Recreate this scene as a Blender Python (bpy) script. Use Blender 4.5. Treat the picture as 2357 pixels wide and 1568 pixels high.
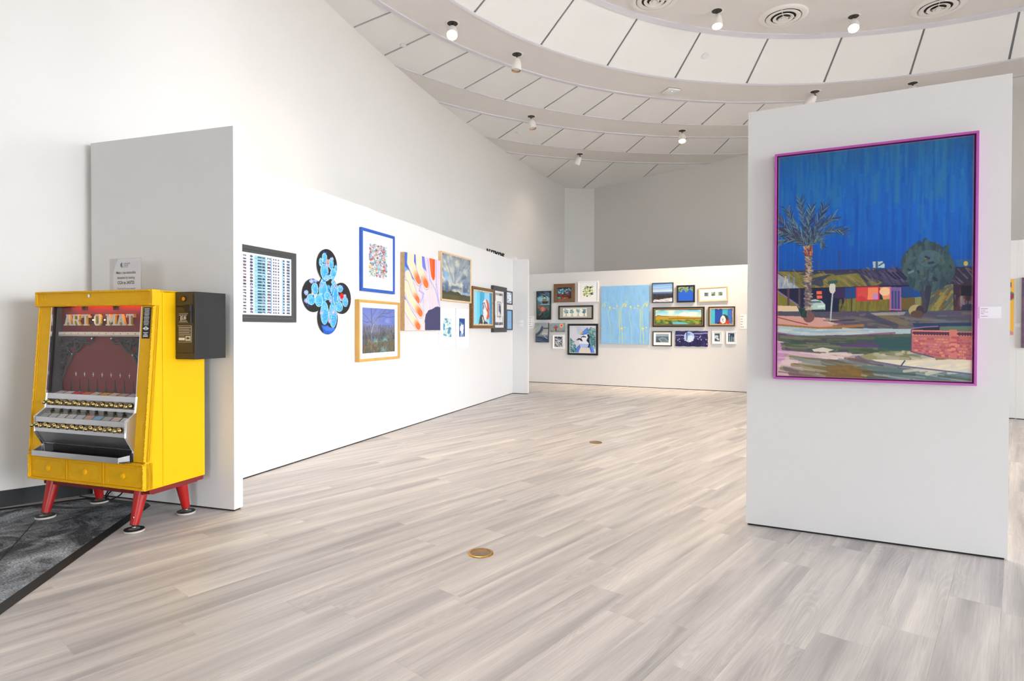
import bpy, bmesh, math, random
import numpy as np
from mathutils import Matrix, Vector, Euler

for o in list(bpy.data.objects):
    bpy.data.objects.remove(o)
SC = bpy.context.scene
COL = SC.collection
PI = math.pi
rnd = random.Random(7)

# ------------------------------------------------------------------ camera
IMG_W, IMG_H, FPX = 2357.0, 1568.0, 1375.0
cam_d = bpy.data.cameras.new('camera')
cam = bpy.data.objects.new('camera', cam_d)
COL.objects.link(cam)
PITCH, ROLL, EYE = 0.0109, 0.0017, 1.157
cam_d.sensor_width = 36.0
cam_d.lens = 36.0 * FPX / IMG_W
cam_d.shift_y = (757 + FPX * math.tan(PITCH) - IMG_H / 2) / IMG_W
cam_d.clip_start = 0.05
cam.matrix_world = Matrix.Translation((0, 0, EYE)) @ Matrix.Rotation(PI / 2 - PITCH, 4, 'X') @ Matrix.Rotation(ROLL, 4, 'Z')
SC.camera = cam

# ------------------------------------------------------------------ daylight and exposure
world = bpy.data.worlds.new('overcast_sky')
SC.world = world
world.use_nodes = True
bg = world.node_tree.nodes['Background']
bg.inputs[0].default_value = (0.935, 0.98, 1.03, 1)
bg.inputs[1].default_value = 5.0
SC.view_settings.view_transform = 'Standard'
SC.view_settings.look = 'None'
SC.view_settings.gamma = 1.0
SC.view_settings.use_curve_mapping = False
SC.view_settings.exposure = 2.2
SPOT_W = 55.0

def portal(name, loc, rot, sx, sy):
    d = bpy.data.lights.new(name, 'AREA'); d.shape = 'RECTANGLE'; d.size = sx; d.size_y = sy
    d.cycles.is_portal = True
    o = bpy.data.objects.new(name, d); COL.objects.link(o); o.location = loc; o.rotation_euler = rot
    return o

# ------------------------------------------------------------------ helpers
def lin1(c):
    c = c / 255.0
    return c / 12.92 if c <= 0.04045 else ((c + 0.055) / 1.055) ** 2.4
def lin(c, g=1.0):
    return tuple(min(lin1(x) * g, 0.95) for x in c)

MATS = {}
def mat(name, col, rough=0.5, metal=0.0, spec=0.5, bump=0.0, bscale=60.0, var=0.0, vscale=6.0, emit=None, estr=0.0, gain=1.0, coat=0.0, stretch=None):
    if name in MATS:
        return MATS[name]
    m = bpy.data.materials.new(name); m.use_nodes = True
    nt = m.node_tree; b = nt.nodes['Principled BSDF']
    c = lin(col, gain)
    b.inputs['Base Color'].default_value = (*c, 1)
    b.inputs['Roughness'].default_value = rough
    b.inputs['Metallic'].default_value = metal
    b.inputs['Specular IOR Level'].default_value = spec
    b.inputs['Coat Weight'].default_value = coat
    tc = nt.nodes.new('ShaderNodeTexCoord')
    src = tc.outputs['Object']
    if stretch:
        mp = nt.nodes.new('ShaderNodeMapping'); mp.inputs['Scale'].default_value = stretch
        nt.links.new(src, mp.inputs['Vector']); src = mp.outputs['Vector']
    n = nt.nodes.new('ShaderNodeTexNoise'); n.inputs['Scale'].default_value = vscale
    n.inputs['Detail'].default_value = 4
    nt.links.new(src, n.inputs['Vector'])
    mx = nt.nodes.new('ShaderNodeMixRGB'); mx.blend_type = 'MULTIPLY'; mx.inputs[0].default_value = 1.0
    mx.inputs[1].default_value = (*c, 1)
    cr = nt.nodes.new('ShaderNodeValToRGB')
    v = max(var, 0.01)
    cr.color_ramp.elements[0].position = 0.3; cr.color_ramp.elements[0].color = (1 - v, 1 - v, 1 - v, 1)
    cr.color_ramp.elements[1].position = 0.7; cr.color_ramp.elements[1].color = (1, 1, 1, 1)
    nt.links.new(n.outputs[0], cr.inputs[0]); nt.links.new(cr.outputs[0], mx.inputs[2])
    nt.links.new(mx.outputs[0], b.inputs['Base Color'])
    if bump > 0:
        n2 = nt.nodes.new('ShaderNodeTexNoise'); n2.inputs['Scale'].default_value = bscale; n2.inputs['Detail'].default_value = 3
        nt.links.new(src, n2.inputs['Vector'])
        bp = nt.nodes.new('ShaderNodeBump'); bp.inputs['Strength'].default_value = bump; bp.inputs['Distance'].default_value = 0.002
        nt.links.new(n2.outputs[0], bp.inputs['Height']); nt.links.new(bp.outputs[0], b.inputs['Normal'])
    if emit:
        b.inputs['Emission Color'].default_value = (*lin(emit), 1); b.inputs['Emission Strength'].default_value = estr
    MATS[name] = m
    return m

def print_mat(name, gain=1.0, rough=0.6, coat=0.0, bump=0.0):
    if name in MATS:
        return MATS[name]
    m = bpy.data.materials.new(name); m.use_nodes = True
    nt = m.node_tree; b = nt.nodes['Principled BSDF']
    a = nt.nodes.new('ShaderNodeAttribute'); a.attribute_name = 'print'
    mx = nt.nodes.new('ShaderNodeMixRGB'); mx.blend_type = 'MULTIPLY'; mx.inputs[0].default_value = 1
    mx.inputs[2].default_value = (gain, gain, gain, 1)
    nt.links.new(a.outputs['Color'], mx.inputs[1]); nt.links.new(mx.outputs[0], b.inputs['Base Color'])
    b.inputs['Roughness'].default_value = rough; b.inputs['Coat Weight'].default_value = coat
    b.inputs['Specular IOR Level'].default_value = 0.3
    if bump:
        n2 = nt.nodes.new('ShaderNodeTexNoise'); n2.inputs['Scale'].default_value = 250
        tc = nt.nodes.new('ShaderNodeTexCoord'); nt.links.new(tc.outputs['Object'], n2.inputs['Vector'])
        bp = nt.nodes.new('ShaderNodeBump'); bp.inputs['Strength'].default_value = bump; bp.inputs['Distance'].default_value = 0.001
        nt.links.new(n2.outputs[0], bp.inputs['Height']); nt.links.new(bp.outputs[0], b.inputs['Normal'])
    MATS[name] = m
    return m

def glass_mat(name, tint=(1, 1, 1), refl=0.08, rough=0.02):
    if name in MATS:
        return MATS[name]
    m = bpy.data.materials.new(name); m.use_nodes = True
    nt = m.node_tree; nt.nodes.remove(nt.nodes['Principled BSDF'])
    out = nt.nodes['Material Output']
    t = nt.nodes.new('ShaderNodeBsdfTransparent'); t.inputs[0].default_value = (*tint, 1)
    g = nt.nodes.new('ShaderNodeBsdfGlossy'); g.inputs['Roughness'].default_value = rough
    f = nt.nodes.new('ShaderNodeLayerWeight'); f.inputs[0].default_value = 0.5
    pw = nt.nodes.new('ShaderNodeMath'); pw.operation = 'POWER'; pw.inputs[1].default_value = 5.0
    nt.links.new(f.outputs['Facing'], pw.inputs[0])
    a = nt.nodes.new('ShaderNodeMath'); a.operation = 'ADD'; a.inputs[1].default_value = refl
    nt.links.new(pw.outputs[0], a.inputs[0])
    mx = nt.nodes.new('ShaderNodeMixShader')
    nt.links.new(a.outputs[0], mx.inputs[0]); nt.links.new(t.outputs[0], mx.inputs[1]); nt.links.new(g.outputs[0], mx.inputs[2])
    nt.links.new(mx.outputs[0], out.inputs[0])
    MATS[name] = m
    return m

class MB:
    """collects verts / faces of one mesh"""
    def __init__(s):
        s.v = []; s.f = []
    def add(s, vs, fs):
        k = len(s.v); s.v += [tuple(p) for p in vs]; s.f += [tuple(i + k for i in f) for f in fs]; return s
    def box(s, x0, x1, y0, y1, z0, z1):
        vs = [(x0, y0, z0), (x1, y0, z0), (x1, y1, z0), (x0, y1, z0), (x0, y0, z1), (x1, y0, z1), (x1, y1, z1), (x0, y1, z1)]
        return s.add(vs, [(0, 3, 2, 1), (4, 5, 6, 7), (0, 1, 5, 4), (1, 2, 6, 5), (2, 3, 7, 6), (3, 0, 4, 7)])
    def hexa(s, vs):
        return s.add(vs, [(0, 3, 2, 1), (4, 5, 6, 7), (0, 1, 5, 4), (1, 2, 6, 5), (2, 3, 7, 6), (3, 0, 4, 7)])
    def prism(s, poly, fn, a, b):
        """poly 2d points; fn(p, t) -> 3d; extruded from t=a to t=b"""
        n = len(poly)
        vs = [fn(p, a) for p in poly] + [fn(p, b) for p in poly]
        fs = [tuple(range(n))[::-1], tuple(range(n, 2 * n))] + [(i, (i + 1) % n, n + (i + 1) % n, n + i) for i in range(n)]
        return s.add(vs, fs)
    def px(s, poly, x0, x1):   # poly in (y,z)
        return s.prism(poly, lambda p, t: (t, p[0], p[1]), x0, x1)
    def py(s, poly, y0, y1):   # poly in (x,z)
        return s.prism(poly, lambda p, t: (p[0], t, p[1]), y0, y1)
    def pz(s, poly, z0, z1):   # poly in (x,y)
        return s.prism(poly, lambda p, t: (p[0], p[1], t), z0, z1)
    def lathe(s, prof, n=24, M=None, ring=False, cap=True):
        """prof [(r, h)] about z axis"""
        vs = []; fs = []
        for r, h in prof:
            for i in range(n):
                a = 2 * PI * i / n
                p = Vector((r * math.cos(a), r * math.sin(a), h))
                vs.append(tuple(M @ p) if M else tuple(p))
        for j in range(len(prof) - (0 if ring else 1)):
            k = (j + 1) % len(prof)
            for i in range(n):
                fs.append((j * n + i, j * n + (i + 1) % n, k * n + (i + 1) % n, k * n + i))
        if ring or not cap: return s.add(vs, fs)
        if prof[0][0] > 1e-6: fs.append(tuple(range(n))[::-1])
        if prof[-1][0] > 1e-6: fs.append(tuple((len(prof) - 1) * n + i for i in range(n)))
        return s.add(vs, fs)
    def tube(s, pts, r, n=8, closed=False):
        P = [Vector(p) for p in pts]; k = len(P); vs = []; fs = []
        up = Vector((0, 0, 1))
        for i in range(k):
            a = P[(i - 1) % k] if (closed or i > 0) else P[i]
            b = P[(i + 1) % k] if (closed or i < k - 1) else P[i]
            d = (b - a).normalized()
            u = d.cross(up)
            if u.length < 1e-3: u = d.cross(Vector((1, 0, 0)))
            u.normalize(); w = u.cross(d)
            rr = r[i] if isinstance(r, (list, tuple)) else r
            for j in range(n):
                t = 2 * PI * j / n
                vs.append(tuple(P[i] + u * rr * math.cos(t) + w * rr * math.sin(t)))
        for i in range(k if closed else k - 1):
            for j in range(n):
                i2 = (i + 1) % k
                fs.append((i * n + j, i * n + (j + 1) % n, i2 * n + (j + 1) % n, i2 * n + j))
        if not closed:
            fs.append(tuple(range(n))[::-1]); fs.append(tuple((k - 1) * n + j for j in range(n)))
        return s.add(vs, fs)
    def mesh(s, name, bevel=0.0, smooth=False):
        me = bpy.data.meshes.new(name); me.from_pydata(s.v, [], s.f); me.validate()
        bm = bmesh.new(); bm.from_mesh(me)
        bmesh.ops.remove_doubles(bm, verts=bm.verts, dist=1e-6)
        bmesh.ops.recalc_face_normals(bm, faces=bm.faces)
        if bevel > 0:
            es = [e for e in bm.edges if len(e.link_faces) == 2 and e.calc_face_angle(0) > 0.6]
            bmesh.ops.bevel(bm, geom=es, offset=bevel, segments=2, affect='EDGES', profile=0.5, clamp_overlap=True)
        bm.to_mesh(me); bm.free()
        if smooth:
            me.polygons.foreach_set('use_smooth', [True] * len(me.polygons))
            try:
                me.set_sharp_from_angle(angle=0.7)
            except Exception:
                pass
        return me
    def build(s, name, m, parent=None, bevel=0.0, smooth=False):
        return obj(name, s.mesh(name, bevel, smooth), m, parent)

def obj(name, me, m=None, parent=None):
    o = bpy.data.objects.new(name, me); COL.objects.link(o)
    if m is not None:
        if len(me.materials) == 0: me.materials.append(m)
    if parent is not None: o.parent = parent
    return o
def tag(o, label=None, cat=None, group=None, kind=None):
    if label: o['label'] = label
    if cat: o['category'] = cat
    if group: o['group'] = group
    if kind: o['kind'] = kind
    return o
def thing(name, label, cat, loc=(0, 0, 0), rotz=0.0, group=None):
    o = bpy.data.objects.new(name, None); COL.objects.link(o)
    o.empty_display_size = 0.05
    o.location = loc; o.rotation_euler = (0, 0, rotz)
    return tag(o, label, cat, group)
def structure(o):
    o['kind'] = 'structure'; return o

def text(name, body, size, m, parent, loc, rot=(PI / 2, 0, 0), align='CENTER', depth=0.0004, bold=0.0, sx=1.0, shear=0.0, space=1.0):
    cu = bpy.data.curves.new(name, 'FONT'); cu.body = body; cu.size = size; cu.align_x = align
    cu.extrude = depth; cu.offset = bold; cu.shear = shear; cu.space_character = space; cu.resolution_u = 3
    t = bpy.data.objects.new(name, cu); COL.objects.link(t)
    dg = bpy.context.evaluated_depsgraph_get()
    me = bpy.data.meshes.new_from_object(t.evaluated_get(dg))
    bpy.data.objects.remove(t)
    me.name = name
    me.materials.clear(); me.materials.append(m)
    o = obj(name, me, None, parent)
    o.location = loc; o.rotation_euler = rot; o.scale = (sx, 1, 1)
    return o

# ---- little painter: canvases become coloured grids (flat prints on real sheets)
class Cv:
    def __init__(s, w, h, col=(255, 255, 255), aspect=None):
        s.w, s.h = w, h
        s.a = np.zeros((h, w, 3)); s.a[:] = np.array(col) / 255.0
        s.X, s.Y = np.meshgrid((np.arange(w) + 0.0) / (w - 1), (np.arange(h) + 0.0) / (h - 1))
        s.asp = aspect if aspect else h / w
        s.rs = np.random.RandomState(w * 31 + h)
    def win(s, x0, x1, y0, y1):
        i0 = max(int(math.floor(y0 * (s.h - 1))) - 1, 0); i1 = min(int(math.ceil(y1 * (s.h - 1))) + 2, s.h)
        j0 = max(int(math.floor(x0 * (s.w - 1))) - 1, 0); j1 = min(int(math.ceil(x1 * (s.w - 1))) + 2, s.w)
        return slice(i0, i1), slice(j0, j1)
    def put(s, sl, mask, col, al=1.0):
        if mask.size == 0: return s
        c = np.array(col) / 255.0
        m = (np.clip(mask, 0, 1) * al)[..., None]
        s.a[sl] = s.a[sl] * (1 - m) + c * m
        return s
    def poly(s, pts, col, al=1.0):
        xs = [p[0] for p in pts]; ys = [p[1] for p in pts]
        sl = s.win(min(xs), max(xs), min(ys), max(ys))
        X, Y = s.X[sl], s.Y[sl]
        ins = np.zeros(X.shape, bool); n = len(pts)
        for i in range(n):
            x1, y1 = pts[i]; x2, y2 = pts[(i + 1) % n]
            if y1 == y2: continue
            c = ((y1 > Y) != (y2 > Y)) & (X < (x2 - x1) * (Y - y1) / (y2 - y1) + x1)
            ins ^= c
        return s.put(sl, ins.astype(float), col, al)
    def rect(s, x0, y0, x1, y1, col, al=1.0):
        return s.poly([(x0, y0), (x1, y0), (x1, y1), (x0, y1)], col, al)
    def ell(s, cx, cy, rx, ry, col, al=1.0, rot=0.0, soft=0.0):
        R = max(rx, ry / s.asp * 1.0, ry) * 1.6 + 0.01
        sl = s.win(cx - R, cx + R, cy - R / min(s.asp, 1), cy + R / min(s.asp, 1))
        dx = s.X[sl] - cx; dy = (s.Y[sl] - cy) * s.asp
        c, n = math.cos(rot), math.sin(rot)
        u = (dx * c + dy * n) / rx; v = (-dx * n + dy * c) / (ry * s.asp)
        d = np.sqrt(u * u + v * v)
        px = 1.0 / (s.w * min(rx, ry * s.asp)) * 0.7 + soft
        return s.put(sl, np.clip((1 - d) / px + 0.5, 0, 1), col, al)
    def ring(s, cx, cy, rx, ry, col, wd=0.15, al=1.0):
        sl = s.win(cx - rx * 1.3, cx + rx * 1.3, cy - ry * 1.3, cy + ry * 1.3)
        d = np.sqrt(((s.X[sl] - cx) / rx) ** 2 + ((s.Y[sl] - cy) / ry) ** 2)
        return s.put(sl, (np.abs(d - 1) < wd).astype(float), col, al)
    def line(s, pts, wd, col, al=1.0):
        """wd in canvas widths"""
        wd = max(wd, 0.9 / s.w)
        for (x1, y1), (x2, y2) in zip(pts[:-1], pts[1:]):
            m = wd
            sl = s.win(min(x1, x2) - m, max(x1, x2) + m, min(y1, y2) - m / s.asp, max(y1, y2) + m / s.asp)
            X = s.X[sl]; Y = s.Y[sl] * s.asp
            ax, ay, bx, by = x1, y1 * s.asp, x2, y2 * s.asp
            L = (bx - ax) ** 2 + (by - ay) ** 2 + 1e-12
            t = np.clip(((X - ax) * (bx - ax) + (Y - ay) * (by - ay)) / L, 0, 1)
            d = np.hypot(X - ax - t * (bx - ax), Y - ay - t * (by - ay))
            s.put(sl, np.clip((wd / 2 - d) * s.w + 0.5, 0, 1), col, al)
        return s
    def noise(s, nx, ny, seed=0):
        r = np.random.RandomState(seed).rand(ny + 2, nx + 2)
        x = s.X * nx; y = s.Y * ny
        i = np.floor(x).astype(int); j = np.floor(y).astype(int); fx = x - i; fy = y - j
        fx = fx * fx * (3 - 2 * fx); fy = fy * fy * (3 - 2 * fy)
        return (r[j, i] * (1 - fx) + r[j, i + 1] * fx) * (1 - fy) + (r[j + 1, i] * (1 - fx) + r[j + 1, i + 1] * fx) * fy
    def fbm(s, nx, ny, seed=0, o=3):
        t = 0; w = 0
        for k in range(o):
            t = t + s.noise(max(int(nx * 2 ** k), 1), max(int(ny * 2 ** k), 1), seed + k) / 2 ** k; w += 1 / 2 ** k
        return t / w
    def blend(s, m, col, al=1.0):
        m = (np.clip(m, 0, 1) * al)[..., None]; s.a = s.a * (1 - m) + np.array(col) / 255.0 * m; return s
    def vgrad(s, stops, y0=0.0, y1=1.0, al=1.0):
        ts = [t for t, c in stops]; t = (s.Y - y0) / (y1 - y0)
        m = ((t >= 0) & (t <= 1)).astype(float)[..., None] * al
        c = np.stack([np.interp(t, ts, [q[k] / 255.0 for _, q in stops]) for k in range(3)], -1)
        s.a = s.a * (1 - m) + c * m; return s
    def strokes(s, n, x0, x1, y0, y1, cols, ln, wd, ang=0.0, jit=0.3, al=0.8, clip=None):
        for _ in range(n):
            x = x0 + (x1 - x0) * s.rs.rand(); y = y0 + (y1 - y0) * s.rs.rand()
            if clip and not clip(x, y): continue
            a = ang + (s.rs.rand() - 0.5) * 2 * jit; L = ln * (0.4 + s.rs.rand() * 0.8)
            c = cols[s.rs.randint(len(cols))]
            s.line([(x - L / 2 * math.cos(a), y - L / 2 * math.sin(a) / s.asp), (x + L / 2 * math.cos(a), y + L / 2 * math.sin(a) / s.asp)], wd * (0.5 + s.rs.rand()), c, al)
        return s
    def grain(s, k=0.03):
        s.a = np.clip(s.a + (s.rs.rand(s.h, s.w, 1) - 0.5) * 2 * k, 0, 1); return s
    def linear(s):
        a = np.clip(s.a, 0, 1)
        return np.where(a <= 0.04045, a / 12.92, ((a + 0.055) / 1.055) ** 2.4)
    def at(s, x, y):
        i = np.clip(np.rint(np.asarray(y) * (s.h - 1)).astype(int), 0, s.h - 1); j = np.clip(np.rint(np.asarray(x) * (s.w - 1)).astype(int), 0, s.w - 1)
        return s.linear()[i, j]

def set_print(me, cols):
    at = me.color_attributes.new('print', 'FLOAT_COLOR', 'POINT')
    rgba = np.ones((len(cols), 4)); rgba[:, :3] = cols
    at.data.foreach_set('color', rgba.astype(np.float32).ravel())

def sheet(name, cv, W, H, m, parent, loc, wav=0.0):
    """a printed sheet W x H in the x-z plane, centred on loc, facing -y"""
    w, h = cv.w, cv.h
    X = (cv.X - 0.5) * W; Z = (0.5 - cv.Y) * H; Yy = np.zeros_like(X)
    if wav:
        Yy = -wav * (0.5 + 0.5 * np.sin(cv.X * 25 + 2 * np.sin(cv.Y * 3))) 
        Z = Z + wav * 0.8 * np.sin(cv.X * 22 + cv.Y * 2)
        X = X + wav * 0.6 * np.sin(cv.Y * 16 + 1)
    co = np.stack([X, Yy, Z], -1).reshape(-1, 3)
    idx = np.arange(w * h).reshape(h, w)
    q = np.stack([idx[:-1, :-1], idx[1:, :-1], idx[1:, 1:], idx[:-1, 1:]], -1).reshape(-1, 4)
    me = bpy.data.meshes.new(name)
    me.vertices.add(w * h); me.vertices.foreach_set('co', co.astype(np.float32).ravel())
    nq = len(q)
    me.loops.add(nq * 4); me.loops.foreach_set('vertex_index', q.astype(np.int32).ravel())
    me.polygons.add(nq); me.polygons.foreach_set('loop_start', (np.arange(nq) * 4).astype(np.int32)); me.polygons.foreach_set('loop_total', np.full(nq, 4, np.int32))
    me.update(calc_edges=True)
    set_print(me, cv.linear().reshape(-1, 3))
    o = obj(name, me, m, parent); o.location = loc
    return o

# ------------------------------------------------------------------ room shell
M_wall = mat('wall_paint', (225, 223, 220), 0.75, bump=0.08, bscale=220, var=0.02, vscale=1.2)
M_panel = mat('panel_paint', (226, 225, 224), 0.6, bump=0.05, bscale=180, var=0.015, vscale=2)
M_black = mat('black_rubber', (24, 25, 28), 0.55, var=0.2)
M_gap = mat('shadow_gap_black', (18, 18, 20), 0.7)
M_soffit = mat('soffit_paint', (236, 232, 229), 0.8, bump=0.05, bscale=200, var=0.02)
M_tile = mat('acoustic_tile', (250, 249, 248), 0.9, bump=0.5, bscale=420, var=0.03, vscale=90)
M_trim = mat('ceiling_trim_metal', (222, 221, 228), 0.45, var=0.03)
M_grid = mat('ceiling_grid', (150, 150, 156), 0.6, var=0.05)
M_white = mat('white_plastic', (240, 240, 238), 0.4, var=0.02)
M_paper = mat('white_paper', (246, 246, 248), 0.8, var=0.01)
M_ink = mat('grey_ink', (150, 148, 150), 0.8)
M_inkd = mat('dark_ink', (52, 48, 46), 0.8)

K = 1.03
def wall_x(y):
    y = y / K
    return K * (0.01547366 * y * y + 0.06411158 * y - 3.05831409)
left_path = [(-7.2, 0.33)]
A0, A1, Bz = Vector((-2.95, 4.16)), Vector((-2.43, 4.63)), Vector((wall_x(5.5), 5.5))
for i in range(13):
    t = i / 12
    p = A0 * (1 - t) ** 2 + A1 * 2 * t * (1 - t) + Bz * t * t
    left_path.append((p.x, p.y))
for i in range(1, 29):
    y = 5.5 + (14.84 * K - 5.5) * i / 28
    left_path.append((wall_x(y), y))
corner_path = [left_path[-1], (1.634 * K, 14.95 * K), (2.045 * K, 14.924 * K)]
back_path = [(2.045, 14.924), (2.989, 13.90), (4.02, 12.78), (4.721, 12.00), (6.02, 10.40), (7.26, 8.62), (8.12, 7.2)]
back_path = [(x * K, y * K) for x, y in back_path] + [(8.8, 6.2)]
WTOP = 5.3
def strip_wall(name, path, z0=0.0, z1=WTOP, th=0.15, m=None, smooth=True):
    P = [Vector((x, y, 0)) for x, y in path]; n = len(P)
    out = []
    for i in range(n):
        d = (P[min(i + 1, n - 1)] - P[max(i - 1, 0)]).normalized()
        out.append(P[i] + Vector((-d.y, d.x, 0)) * th)
    vs = [(p.x, p.y, z) for z in (z0, z1) for q in (P, out) for p in q]
    A, B, C, D = 0, n, 2 * n, 3 * n          # inner bottom, outer bottom, inner top, outer top
    fs = []
    for i in range(n - 1):
        fs += [(A + i, A + i + 1, C + i + 1, C + i), (B + i + 1, B + i, D + i, D + i + 1), (C + i, C + i + 1, D + i + 1, D + i), (A + i + 1, A + i, B + i, B + i + 1)]
    fs += [(A, C, D, B), (A + n - 1, B + n - 1, D + n - 1, C + n - 1)]
    me = bpy.data.meshes.new(name); me.from_pydata(vs, [], fs)
    bm = bmesh.new(); bm.from_mesh(me); bmesh.ops.recalc_face_normals(bm, faces=bm.faces); bm.to_mesh(me); bm.free()
    me.polygons.foreach_set('use_smooth', [smooth] * len(me.polygons))
    me.set_sharp_from_angle(angle=0.5)
    return structure(obj(name, me, m or M_wall))
strip_wall('wall_left', left_path)
strip_wall('wall_corner', corner_path)
strip_wall('wall_back', back_path)
strip_wall('wall_rear_left', [(-7.2, -6.0), (-7.2, 0.33)])
RX0, RX1, RH = -1.3, 0.1, 2.3           # unseen opening behind the camera, added and sized for fill light
structure(MB().box(-7.3, RX0, -6.15, -6.0, 0, WTOP).box(RX1, 8.9, -6.15, -6.0, 0, WTOP).box(RX0, RX1, -6.15, -6.0, RH, WTOP).build('wall_rear', M_wall))
w2 = structure(MB().box(RX0, RX1, -6.12, -6.04, RH - 0.06, RH).box(RX0, RX1, -6.12, -6.04, 0.0, 0.06).build('rear_fill_window', M_black))
for i in range(3):
    x = RX0 + i * (RX1 - RX0) / 2
    MB().box(x - 0.03, x + 0.03, -6.13, -6.03, 0.0, RH).build('mullion', M_black, w2)
portal('rear_fill_portal', ((RX0 + RX1) / 2, -6.16, RH / 2), (PI / 2, 0, 0), RX1 - RX0, RH)
# baseboard follows the left wall: runs just inside it
bb = []
for i in range(8):
    bb.append(left_path[i])
def inset(path, d):
    P = [Vector((x, y)) for x, y in path]; r = []
    for i in range(len(P)):
        t = (P[min(i + 1, len(P) - 1)] - P[max(i - 1, 0)]).normalized()
        r.append((P[i].x + t.y * d, P[i].y - t.x * d))
    return r
strip_wall('baseboard_left', inset(bb, 0.014), 0.0, 0.105, 0.013, M_black)
# window wall on the right, out of the photograph: the daylight of the room
WY0, WY1, WH = -5.8, 4.8, 3.8
mb = MB().box(8.8, 8.95, WY0, WY1, 0.0, 0.12).box(8.8, 8.95, WY0, WY1, WH, WTOP).box(8.8, 8.95, WY1, 6.3, 0, WTOP).box(8.8, 8.95, -6.15, WY0, 0, WTOP)
structure(mb.build('wall_right', M_wall))
w1 = structure(MB().box(8.82, 8.92, WY0, WY1, 0.12, 0.18).box(8.82, 8.92, WY0, WY1, WH - 0.06, WH).build('window_1', M_black))
for i in range(5):
    y = WY0 + i * (WY1 - WY0) / 4
    MB().box(8.81, 8.93, y - 0.03, y + 0.03, 0.12, WH).build('mullion', M_black, w1)
portal('window_portal', (8.96, (WY0 + WY1) / 2, (WH + 0.12) / 2), (0, PI / 2, 0), WH - 0.12, WY1 - WY0)
pave = structure(MB().box(9.0, 60, -40, 40, -0.25, -0.12).box(-40, 9.0, -40, -6.16, -0.25, -0.12).build('pavement', mat('pavement', (206, 201, 194), 0.9, var=0.1)))

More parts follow.
